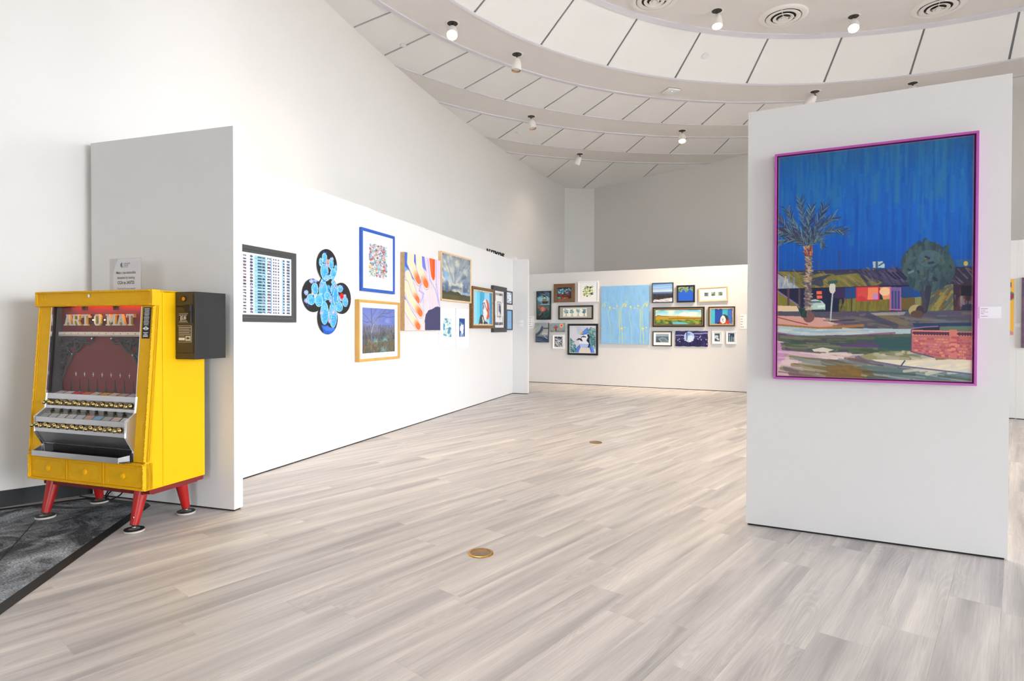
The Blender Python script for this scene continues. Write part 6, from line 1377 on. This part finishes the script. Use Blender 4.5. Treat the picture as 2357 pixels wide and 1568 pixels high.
# ---- big night street painting --------------------------------------
def homog(src, dst):
    A = []; b = []
    for (x, y), (u, v) in zip(src, dst):
        A.append([x, y, 1, 0, 0, 0, -u * x, -u * y]); b.append(u); A.append([0, 0, 0, x, y, 1, -v * x, -v * y]); b.append(v)
    h_ = np.linalg.solve(np.array(A, float), np.array(b, float)); return np.append(h_, 1).reshape(3, 3)
HQ = homog([(70, -271), (1625, -441), (1600, 1502), (56, 1454)], [(0, 0), (1, 0), (1, 1), (0, 1)])
def q(x, y):
    v = HQ @ np.array([x, y, 1.0]); return (v[0] / v[2], v[1] / v[2])
def qs(*p): return [q(*a) for a in p]
def art_street():
    c = Cv(520, 708, (36, 96, 166)); c.rs = np.random.RandomState(5)
    c.vgrad([(0, (52, 94, 134)), (0.10, (44, 98, 150)), (0.28, (34, 100, 172)), (0.42, (30, 92, 164)), (0.56, (28, 76, 142)), (1, (60, 60, 80))])
    c.blend((c.noise(60, 3, 2) - 0.5) * 2.4, (22, 70, 146), 0.45); c.blend((c.noise(110, 4, 7) - 0.58) * 3, (66, 116, 150), 0.38 ); c.blend((c.noise(36, 5, 17) - 0.62) * 3 * (c.Y < 0.25), (92, 122, 136), 0.6); c.blend((c.fbm(4, 4, 30) - 0.5) * 2.5, (24, 72, 150), 0.5); c.blend((1 - c.Y * 9) * c.fbm(9, 3, 40), (70, 92, 110), 0.8)
    c.strokes(200, 0, 1, 0.02, 0.4, [(60, 116, 160), (30, 84, 160), (80, 124, 146), (26, 76, 150)], 0.14, 0.012, PI / 2, 0.05, 0.28)
    c.a = np.clip(c.a * np.array([0.58, 1.0, 1.12]), 0, 1)
    # roofs
    c.poly(qs((40, 625), (300, 622), (1610, 596), (1620, 740), (40, 770)), (58, 56, 84)); c.poly(qs((55, 628), (300, 640), (440, 650), (700, 640), (900, 718), (850, 742), (230, 768)), (124, 116, 62))
    c.strokes(90, *q(120, 640)[0:1], q(860, 740)[0], q(300, 640)[1], q(300, 760)[1], [(140, 128, 66), (110, 104, 60), (150, 130, 80), (90, 92, 62)], 0.06, 0.010, 0.75, 0.15, 0.6)
    for p in (((230, 655), (300, 630), (420, 640), (330, 664)), ((270, 700), (430, 664), (500, 650), (420, 700)), ((250, 720), (420, 690), (430, 745), (400, 748)), ((480, 640), (640, 630), (760, 640), (520, 662))): c.poly(qs(*p), (52, 58, 88), 0.85)
    c.poly(qs((700, 625), (1080, 610), (1100, 735), (900, 722), (790, 660)), (60, 56, 88)); c.strokes(60, q(720, 600)[0], q(1080, 600)[0], q(900, 622)[1], q(900, 715)[1], [(80, 76, 108), (46, 46, 76), (96, 84, 116)], 0.07, 0.009, 0.9, 0.15, 0.6)
    for k in range(4): c.line(qs((940 + k * 34, 640 + 0 * k), (1000 + k * 32, 690)), 0.009, (36, 38, 66))
    c.poly(qs((55, 640), (235, 762), (55, 770)), (150, 160, 176)); c.strokes(14, 0, 0.10, q(60, 690)[1], q(60, 760)[1], [(190, 190, 170), (120, 136, 170)], 0.04, 0.008, PI / 2, 0.1, 0.8)
    c.poly(qs((1455, 600), (1612, 595), (1612, 735), (1440, 730)), (52, 48, 66)); c.strokes(20, q(1470, 600)[0], 1, q(1500, 610)[1], q(1500, 720)[1], [(120, 110, 130), (40, 40, 60)], 0.06, 0.006, 0.8, 0.2, 0.6)
    c.poly(qs((1470, 540), (1610, 535), (1610, 590), (1480, 592)), (50, 92, 130), 0.8); c.ell(*q(1553, 570), 0.010, 0.010, (190, 170, 80))
    # house front
    c.poly(qs((40, 768), (1120, 738), (1120, 940), (40, 960)), (32, 36, 66)); c.poly(qs((55, 790), (235, 905), (55, 905)), (126, 118, 48)); c.line(qs((60, 785), (235, 905)), 0.010, (140, 110, 150)); c.poly(qs((600, 850), (690, 840), (690, 945), (560, 950)), (112, 110, 58)); c.poly(qs((690, 860), (960, 850), (960, 940), (690, 948)), (126, 114, 44)); c.strokes(50, q(560, 0)[0], q(960, 900)[0], q(700, 860)[1], q(700, 940)[1], [(140, 124, 54), (100, 96, 50), (116, 104, 40)], 0.05, 0.010, PI / 2, 0.1, 0.6)
    c.poly(qs((600, 758), (690, 754), (690, 840), (600, 846)), (36, 70, 128)); c.poly(qs((480, 762), (600, 758), (600, 840), (500, 840)), (58, 44, 84))
    c.poly(qs((690, 756), (780, 756), (778, 858), (690, 860)), (214, 76, 70)); c.poly(qs((780, 756), (866, 754), (866, 856), (778, 858)), (240, 140, 92)); c.poly(qs((816, 806), (864, 804), (864, 854), (820, 856)), (196, 140, 190)); c.line(qs((690, 758), (866, 752), (866, 857), (692, 861), (690, 758)), 0.007, (206, 50, 66)); c.poly(qs((872, 756), (955, 752), (955, 850), (900, 852)), (226, 150, 104)); c.ell(*q(915, 790), 0.028, 0.018, (244, 196, 150)); c.poly(qs((700, 830), (730, 822), (776, 856), (700, 858)), (196, 46, 60), 0.7)
    c.poly(qs((957, 754), (1040, 756), (1042, 935), (955, 932)), (110, 96, 150)); c.line(qs((958, 756), (956, 932), (1043, 935), (1041, 760)), 0.006, (214, 96, 150)); 
    for k in range(3): c.line(qs((975 + k * 24, 790), (975 + k * 24, 920)), 0.009, (64, 66, 120))
    c.poly(qs((1040, 752), (1135, 748), (1135, 830), (1042, 840)), (34, 66, 124)); c.poly(qs((1042, 840), (1240, 830), (1240, 945), (1042, 935)), (104, 88, 48)); c.poly(qs((1240, 850), (1380, 740), (1452, 732), (1455, 935), (1230, 945)), (138, 124, 62)); c.strokes(70, q(1270, 800)[0], q(1450, 800)[0], q(1350, 760)[1], q(1350, 940)[1], [(150, 136, 70), (120, 80, 40), (80, 96, 90), (70, 84, 90)], 0.06, 0.012, -0.9, 0.25, 0.7); c.poly(qs((1150, 835), (1200, 832), (1200, 900), (1155, 905)), (130, 130, 84))
    c.poly(qs((1455, 735), (1612, 735), (1612, 960), (1455, 940)), (56, 38, 52)); c.strokes(36, q(1460, 800)[0], 1, q(1500, 830)[1], q(1500, 930)[1], [(110, 60, 50), (140, 130, 140), (40, 36, 56)], 0.06, 0.008, PI / 2, 0.12, 0.6); c.poly(qs((1515, 745), (1612, 745), (1612, 825), (1515, 822)), (24, 26, 40)); c.ell(*q(1575, 935), 0.035, 0.025, (40, 46, 66))
    c.poly(qs((372, 786), (414, 786), (416, 844), (374, 846)), (236, 110, 76)); c.line(qs((372, 816), (416, 816)), 0.008, (60, 40, 60)); c.poly(qs((455, 850), (550, 862), (550, 935), (440, 940)), (26, 34, 60))
    for x in (148, 236): c.line(qs((x, 770), (x, 905)), 0.012, (86, 62, 76))
    c.line(qs((650, 845), (650, 955)), 0.006, (60, 60, 50))
    # yard, kerb, road
    c.poly(qs((40, 900), (240, 905), (220, 985), (40, 980)), (226, 198, 160)); c.poly(qs((40, 945), (600, 950), (1612, 940), (1612, 1120), (40, 1120)), (82, 80, 96)); c.poly(qs((40, 980), (230, 985), (480, 1000), (640, 1030), (740, 1050), (400, 1075), (40, 1045)), (208, 156, 146)); c.poly(qs((420, 1000), (500, 1010), (640, 1015), (480, 1045)), (220, 190, 160))
    c.strokes(120, q(520, 990)[0], 1, q(800, 965)[1], q(800, 1100)[1], [(96, 88, 96), (70, 76, 96), (120, 104, 84), (86, 70, 96), (110, 110, 116)], 0.16, 0.010, 0.12, 0.2, 0.6); c.line(qs((870, 975), (1080, 1040)), 0.03, (126, 110, 70), 0.6); c.line(qs((780, 980), (1000, 1060)), 0.03, (66, 66, 90), 0.7); c.poly(qs((800, 958), (1080, 950), (1060, 975), (840, 978)), (176, 170, 160), 0.7)
    c.line(qs((50, 990), (210, 1030), (300, 1050)), 0.006, (150, 70, 50)); c.line(qs((50, 1052), (400, 1078), (740, 1056)), 0.014, (186, 120, 60), 0.8); c.poly(qs((40, 1058), (400, 1085), (760, 1080), (1125, 1085), (1125, 1122), (600, 1130), (300, 1140), (40, 1105)), (170, 190, 194)); c.strokes(40, 0, q(700, 1100)[0], q(300, 1085)[1], q(300, 1130)[1], [(200, 212, 208), (150, 176, 190), (190, 196, 190)], 0.14, 0.008, 0.05, 0.08, 0.7); c.line(qs((40, 1112), (250, 1148), (600, 1140), (990, 1115)), 0.010, (140, 80, 110), 0.8)
    c.poly(qs((1130, 1040), (1612, 1035), (1612, 1060), (1150, 1068)), (40, 62, 96)); c.poly(qs((1350, 1065), (1612, 1062), (1612, 1105), (1350, 1100)), (96, 116, 100))
    c.poly(qs((40, 1125), (300, 1155), (700, 1135), (1125, 1120), (1125, 1270), (830, 1275), (700, 1300), (860, 1370), (1600, 1450), (1610, 1520), (40, 1460)), (86, 92, 82))
    c.poly(qs((40, 1175), (200, 1200), (330, 1260), (700, 1330), (500, 1420), (620, 1470), (40, 1455)), (206, 176, 176)); c.poly(qs((50, 1190), (200, 1210), (110, 1330), (50, 1380)), (196, 140, 186)); c.strokes(60, 0, 0.45, q(200, 1260)[1], q(200, 1440)[1], [(222, 200, 190), (200, 160, 196), (230, 212, 200)], 0.2, 0.014, 0.08, 0.15, 0.6)
    c.strokes(150, q(180, 1160)[0], q(1120, 1160)[0], q(600, 1150)[1], q(600, 1260)[1], [(70, 84, 62), (52, 78, 84), (96, 104, 76), (86, 66, 104), (60, 90, 80), (120, 120, 100)], 0.2, 0.014, 0.03, 0.10, 0.7); c.poly(qs((830, 1150), (1122, 1140), (1122, 1260), (860, 1255)), (46, 86, 90), 0.7); c.line(qs((570, 1215), (860, 1218)), 0.014, (90, 64, 116))
    c.strokes(150, q(220, 1300)[0], q(1500, 1400)[0], q(700, 1320)[1], q(700, 1480)[1], [(120, 106, 64), (150, 140, 110), (110, 86, 100), (130, 140, 140), (86, 96, 90), (160, 150, 130)], 0.22, 0.014, 0.12, 0.12, 0.65); c.strokes(40, q(480, 1400)[0], q(830, 1400)[0], q(600, 1380)[1], q(600, 1470)[1], [(136, 104, 50), (120, 96, 60)], 0.14, 0.016, 0.1, 0.2, 0.8)
    c.strokes(90, q(900, 1400)[0], 1, q(1200, 1400)[1], 1, [(96, 116, 116), (120, 140, 144), (70, 86, 80), (150, 160, 160)], 0.25, 0.014, 0.1, 0.06, 0.7); c.poly(qs((330, 1240), (420, 1226), (522, 1245), (470, 1270), (350, 1262)), (214, 204, 186)); c.line(qs((318, 1245), (420, 1226), (525, 1248), (470, 1266)), 0.006, (80, 90, 84))
    # corner pavement and brick wall
    c.poly(qs((700, 1298), (840, 1268), (1125, 1255), (1612, 1330), (1610, 1440), (1050, 1375), (810, 1340)), (150, 144, 104)); c.strokes(50, q(830, 1300)[0], q(1400, 1310)[0], q(1000, 1270)[1], q(1000, 1325)[1], [(170, 166, 140), (120, 116, 76), (196, 190, 170), (110, 120, 110)], 0.1, 0.014, 0.1, 0.2, 0.7); c.poly(qs((810, 1325), (1200, 1330), (1612, 1322), (1612, 1440), (1050, 1376), (880, 1355)), (222, 212, 190)); c.strokes(50, q(1100, 1350)[0], 1, q(1400, 1335)[1], q(1400, 1420)[1], [(236, 222, 190), (206, 206, 200), (226, 206, 180)], 0.12, 0.014, -0.2, 0.1, 0.6); c.line(qs((700, 1298), (760, 1330), (1040, 1376), (1610, 1440)), 0.008, (110, 100, 130)); c.line(qs((1040, 1375), (1070, 1335)), 0.007, (70, 80, 90))
    c.poly(qs((1125, 1090), (1200, 1070), (1340, 1062), (1350, 1110), (1130, 1100)), (46, 40, 62)); c.poly(qs((1125, 1095), (1420, 1100), (1612, 1105), (1612, 1330), (1300, 1310), (1120, 1262)), (188, 108, 104))
    for i in range(8):
        for j in range(17):
            x = 1135 + j * 28 + (i % 2) * 14; y = 1150 + i * 19 + j * (1.2 + i * 0.28)
            if x < 1600 and y < 1265 + (x - 1125) * 0.12: c.poly(qs((x, y), (x + 24, y + 1), (x + 24, y + 15), (x, y + 14)), ((178, 84, 96), (206, 130, 110), (190, 104, 100), (222, 146, 110), (164, 84, 110), (196, 120, 130))[c.rs.randint(6)], 0.85)
    c.poly(qs((1125, 1092), (1420, 1098), (1420, 1135), (1128, 1135)), (218, 140, 116)); c.poly(qs((1480, 1105), (1612, 1108), (1612, 1142), (1480, 1138)), (218, 140, 116))
    for x in list(range(1140, 1410, 22)) + list(range(1492, 1606, 22)): c.ell(*q(x, 1115 + (x - 1140) * 0.02), 0.006, 0.006, (96, 50, 80)); c.ell(*q(x + 11, 1110 + (x - 1140) * 0.02), 0.004, 0.004, (80, 44, 76)); c.ell(*q(x + 11, 1124 + (x - 1140) * 0.02), 0.004, 0.004, (80, 44, 76))
    c.poly(qs((1422, 1090), (1480, 1090), (1480, 1315), (1425, 1312)), (206, 122, 110)); c.strokes(16, q(1430, 1200)[0], q(1474, 1200)[0], q(1450, 1150)[1], q(1450, 1300)[1], [(226, 146, 120), (180, 80, 96)], 0.03, 0.012, 0, 0.1, 0.8); c.line(qs((1122, 1092), (1120, 1262), (1300, 1308)), 0.006, (90, 80, 110)); c.line(qs((1130, 1080), (1240, 1068), (1330, 1064)), 0.007, (130, 110, 150))
    # round tree
    for x, y, rx, ry in ((1235, 560, 185, 165), (1130, 560, 90, 100), (1390, 620, 80, 110), (1200, 690, 110, 100), (1330, 680, 120, 80), (1260, 740, 80, 60)):
        a, b = q(x, y); a2, _ = q(x + rx, y); _, b2 = q(x, y + ry); c.ell(a, b, a2 - a, b2 - b, (52, 74, 86))
    c.strokes(210, q(1060, 560)[0], q(1450, 560)[0], q(1250, 410)[1], q(1250, 780)[1], [(60, 84, 92), (44, 64, 78), (76, 100, 104), (66, 88, 80)], 0.05, 0.016, PI / 2, 0.4, 0.6, clip=lambda x, y: ((x - q(1250, 590)[0]) / 0.125) ** 2 + ((y - q(1250, 590)[1]) / 0.105) ** 2 < 0.9); c.ell(*q(1265, 530), 0.055, 0.035, (78, 108, 122), 0.6); c.strokes(14, q(1070, 560)[0], q(1440, 700)[0], q(1250, 500)[1], q(1250, 740)[1], [(86, 80, 50), (36, 44, 64), (110, 136, 150)], 0.02, 0.012, 0.4, 1.2, 0.8)
    c.line(qs((1260, 760), (1245, 850), (1225, 940)), 0.030, (50, 52, 72)); c.line(qs((1205, 790), (1225, 860), (1220, 940)), 0.018, (64, 60, 80)); c.ell(*q(1160, 940), 0.036, 0.025, (176, 156, 110)); c.ell(*q(1190, 945), 0.020, 0.024, (60, 50, 60)); c.ell(*q(1165, 965), 0.03, 0.014, (90, 70, 60))
    # car
    c.poly(qs((275, 890), (300, 862), (360, 850), (410, 862), (440, 890), (440, 932), (380, 942), (320, 935)), (180, 206, 196)); c.poly(qs((315, 866), (400, 862), (412, 878), (330, 882)), (96, 120, 130)); c.poly(qs((380, 900), (440, 895), (438, 910), (385, 918)), (214, 230, 220)); c.line(qs((330, 938), (430, 935)), 0.008, (50, 60, 70))
    # palm
    c.line(qs((300, 1010), (305, 800), (312, 600), (308, 480)), 0.034, (128, 108, 106)); c.strokes(150, q(288, 700)[0], q(330, 700)[0], q(310, 490)[1], q(310, 1010)[1], [(170, 140, 120), (86, 84, 104), (190, 170, 140), (110, 70, 60), (96, 110, 120)], 0.025, 0.007, 0.5, 0.8, 0.8); c.poly(qs((272, 430), (340, 418), (344, 470), (325, 500), (295, 500), (276, 470)), (140, 84, 74)); c.strokes(36, q(278, 460)[0], q(338, 460)[0], q(300, 430)[1], q(300, 500)[1], [(190, 130, 90), (100, 60, 70), (170, 90, 70), (200, 160, 130)], 0.02, 0.008, 1.2, 0.6, 0.9); c.ell(*q(310, 990), 0.032, 0.025, (120, 84, 84))
    def frond(pts, col, L0=0.05):
        P = [Vector(q(*p)) for p in pts]
        c.line([tuple(p) for p in P], 0.006, col)
        n = len(P)
        for i in range(n - 1):
            for k in range(16):
                t = k / 16; b = P[i].lerp(P[i + 1], t); d = (P[i + 1] - P[i]); d.y *= c.asp; d.normalize()
                for s in (-1, 1):
                    ang = math.atan2(d.y, d.x) + s * (0.30 + 0.3 * c.rs.rand()); L = L0 * (0.7 + 0.6 * c.rs.rand())
                    cl = (col, (34, 50, 76), (110, 140, 150), (70, 60, 80))[c.rs.randint(4)]
                    c.line([tuple(b), (b.x + L * math.cos(ang), b.y + L * math.sin(ang) / c.asp)], 0.0030, cl, 0.85)
    for p, col, L0 in (([(300, 420), (285, 300), (262, 180), (245, 65)], (86, 118, 138), 0.045), ([(305, 420), (310, 280), (325, 200), (330, 130)], (60, 84, 116), 0.04), ([(310, 420), (350, 300), (400, 210), (432, 130)], (44, 64, 100), 0.045), ([(315, 420), (380, 310), (440, 250), (510, 205)], (56, 84, 116), 0.045), ([(315, 420), (400, 340), (500, 300), (590, 315)], (66, 96, 116), 0.045), ([(315, 425), (370, 385), (405, 385), (425, 430)], (90, 120, 126), 0.03),
                        ([(300, 420), (240, 330), (180, 240), (145, 150)], (96, 130, 140), 0.045), ([(300, 420), (220, 340), (130, 280), (66, 200)], (56, 60, 86), 0.05), ([(300, 425), (210, 360), (120, 330), (62, 310)], (80, 56, 70), 0.045), ([(298, 428), (220, 385), (130, 380), (62, 410)], (100, 130, 134), 0.04), ([(300, 425), (230, 360), (170, 330), (100, 320)], (50, 70, 96), 0.04)): frond(p, col, L0)
    for k in range(16): c.line(qs((250 + c.rs.rand() * 40, 990), (215 + c.rs.rand() * 80, 905 + c.rs.rand() * 60)), 0.007, ((30, 50, 56), (44, 74, 66))[k % 2])
    # stop sign seen from behind and roof cooler
    c.line(qs((500, 800), (490, 915), (482, 1025)), 0.008, (176, 186, 190)); c.poly(qs((482, 730), (505, 720), (522, 740), (522, 785), (505, 808), (482, 800), (474, 780), (474, 748)), (214, 210, 196)); c.line(qs((474, 718), (528, 712)), 0.018, (50, 90, 90)); c.line(qs((486, 1025), (590, 1018), (668, 1014)), 0.010, (60, 56, 90), 0.8)
    c.poly(qs((818, 554), (862, 552), (862, 602), (822, 602)), (166, 190, 200)); c.poly(qs((862, 556), (895, 550), (914, 580), (910, 602), (862, 602)), (176, 200, 206)); c.line(qs((850, 560), (850, 600)), 0.012, (66, 90, 120)); c.line(qs((868, 585), (900, 565)), 0.008, (60, 90, 120)); c.line(qs((385, 535), (385, 605)), 0.004, (80, 84, 100)); c.line(qs((553, 476), (556, 600)), 0.006, (56, 70, 100))
    e = 0.006
    c.blend((c.X < e) | (c.X > 1 - e) | (c.Y < e * 0.7) | (c.Y > 1 - e * 0.7), (196, 110, 140), 0.45)
    return c.grain(0.018)
r_ = hang(PR, 0.146, 1.084, 0.873, 'night_street_painting', 'large blue night street painting with palm in an orchid pink frame', 'painting')
w, h = 0.938, 1.281
for P in ([(-w / 2, 0), (w / 2, 0), (w / 2 - .012, .012), (-w / 2 + .012, .012)], [(-w / 2, h), (w / 2, h), (w / 2 - .012, h - .012), (-w / 2 + .012, h - .012)], [(-w / 2, 0), (-w / 2 + .012, .012), (-w / 2 + .012, h - .012), (-w / 2, h)], [(w / 2, 0), (w / 2 - .012, .012), (w / 2 - .012, h - .012), (w / 2, h)]):
    MB().py(P, -0.045, 0.0).build('frame_bar', M_fpurple, r_, bevel=0.001)
MB().box(-w / 2 + 0.012, w / 2 - 0.012, -0.012, -0.004, 0.012, h - 0.012).build('tray', mat('tray_purple', (96, 40, 92), 0.6), r_)
MB().box(-w / 2 + 0.018, w / 2 - 0.018, -0.036, -0.012, 0.018, h - 0.018).build('stretcher', mat('canvas_edge', (190, 110, 140), 0.7), r_)
sheet('canvas', art_street(), w - 0.036, h - 0.036, print_mat('art_street', GR, 0.6, bump=0.25), r_, (0, -0.0365, h / 2))

# ---- far right pictures ---------------------------------------------
c = Cv(60, 70, (240, 184, 70)); c.ell(0.86, 0.10, 0.10, 0.09, (40, 60, 120)); c.ell(0.84, 0.3, 0.18, 0.10, (50, 150, 110)); c.ring(0.84, 0.30, 0.14, 0.08, (180, 40, 60), 0.12); c.ring(0.84, 0.30, 0.10, 0.055, (60, 90, 190), 0.15); c.poly([(0.6, 1), (0.8, 0.84), (1, 0.95), (1, 1)], (196, 140, 170)); c.ell(0.8, 0.85, 0.1, 0.05, (236, 226, 220))
canvas(PF, -0.62, 0.032, 1.084, 1.810, 'yellow picture peeking out behind the right edge of the big panel', 0.03, M_fwhite, c, 0.95)
canvas(PF, 0.106, 0.75, 0.925, 1.822, 'dark mauve picture at the very right edge', 0.04, mat('edge_mauve', (120, 100, 116), 0.6), Cv(30, 40, (104, 84, 104)).strokes(60, 0, 1, 0, 1, [(130, 100, 120), (80, 70, 100)], 0.2, 0.05, 0.5, 1, 0.6), 0.95)

# ---- wall labels ------------------------------------------------------
def wall_label(pl, s0, s1, z0, z1, label, lines=5, group='white wall labels'):
    r = hang(pl, s0, s1, z0, 'wall_label', label, 'label', group)
    w, h = s1 - s0, z1 - z0
    MB().box(-w / 2, w / 2, -0.0025, 0.0, 0, h).build('card', M_paper, r)
    q_ = MB()
    for i in range(lines):
        z = h * (0.86 - 0.72 * i / max(lines - 1, 1)); L = w * (0.45, 0.3, 0.36, 0.28, 0.5)[i % 5]
        q_.box(-w * 0.43, -w * 0.43 + L, -0.0029, -0.0024, z - h * 0.02, z + h * 0.02)
    q_.build('print_lines', M_ink, r)
    return r
wall_label(PL, 0.597, 0.683, 1.203, 1.256, 'white label card right of the tower block photograph')
wall_label(PL, 1.361, 1.454, 1.197, 1.253, 'white label card right of the record cactus')
wall_label(PL, 2.335, 2.39, 1.210, 1.264, 'white label card between the bare tree and the fingernail canvas', 3)
wall_label(PE, 0.535, 0.625, 1.262, 1.312, 'upper small white label on the narrow panel end', 3)
wall_label(PE, 0.535, 0.625, 1.20, 1.25, 'lower small white label on the narrow panel end', 3)
wall_label(PB, 0.012, 0.166, 1.167, 1.431, 'white paper list left of the dark sea painting', 5)
wall_label(PB, 4.338, 4.45, 1.160, 1.427, 'white paper list at the right end of the back partition', 5)
wall_label(PF, 0.045, 0.10, 1.19, 1.24, 'white label card between the yellow and mauve pictures', 3)
r_ = hang(PR, 1.100, 1.188, 1.214, 'wall_label', 'white label card right of the big night street painting', 'label', 'white wall labels')
MB().box(-0.044, 0.044, -0.0025, 0, 0, 0.058).build('card', M_paper, r_)
MB().box(-0.039, -0.010, -0.0030, -0.0024, 0.0470, 0.0495).box(-0.039, -0.026, -0.0030, -0.0024, 0.0225, 0.0245).box(-0.039, -0.010, -0.0030, -0.0024, 0.0090, 0.0110).build('print_lines', M_ink, r_)
for body, z, sz in (('TV Light', 0.0370, 0.0056), ('Oil on canvas', 0.0297, 0.0056)):
    text('lettering', body, sz, M_inkd, r_, (-0.039, -0.0027, z), align='LEFT', depth=0.0001)
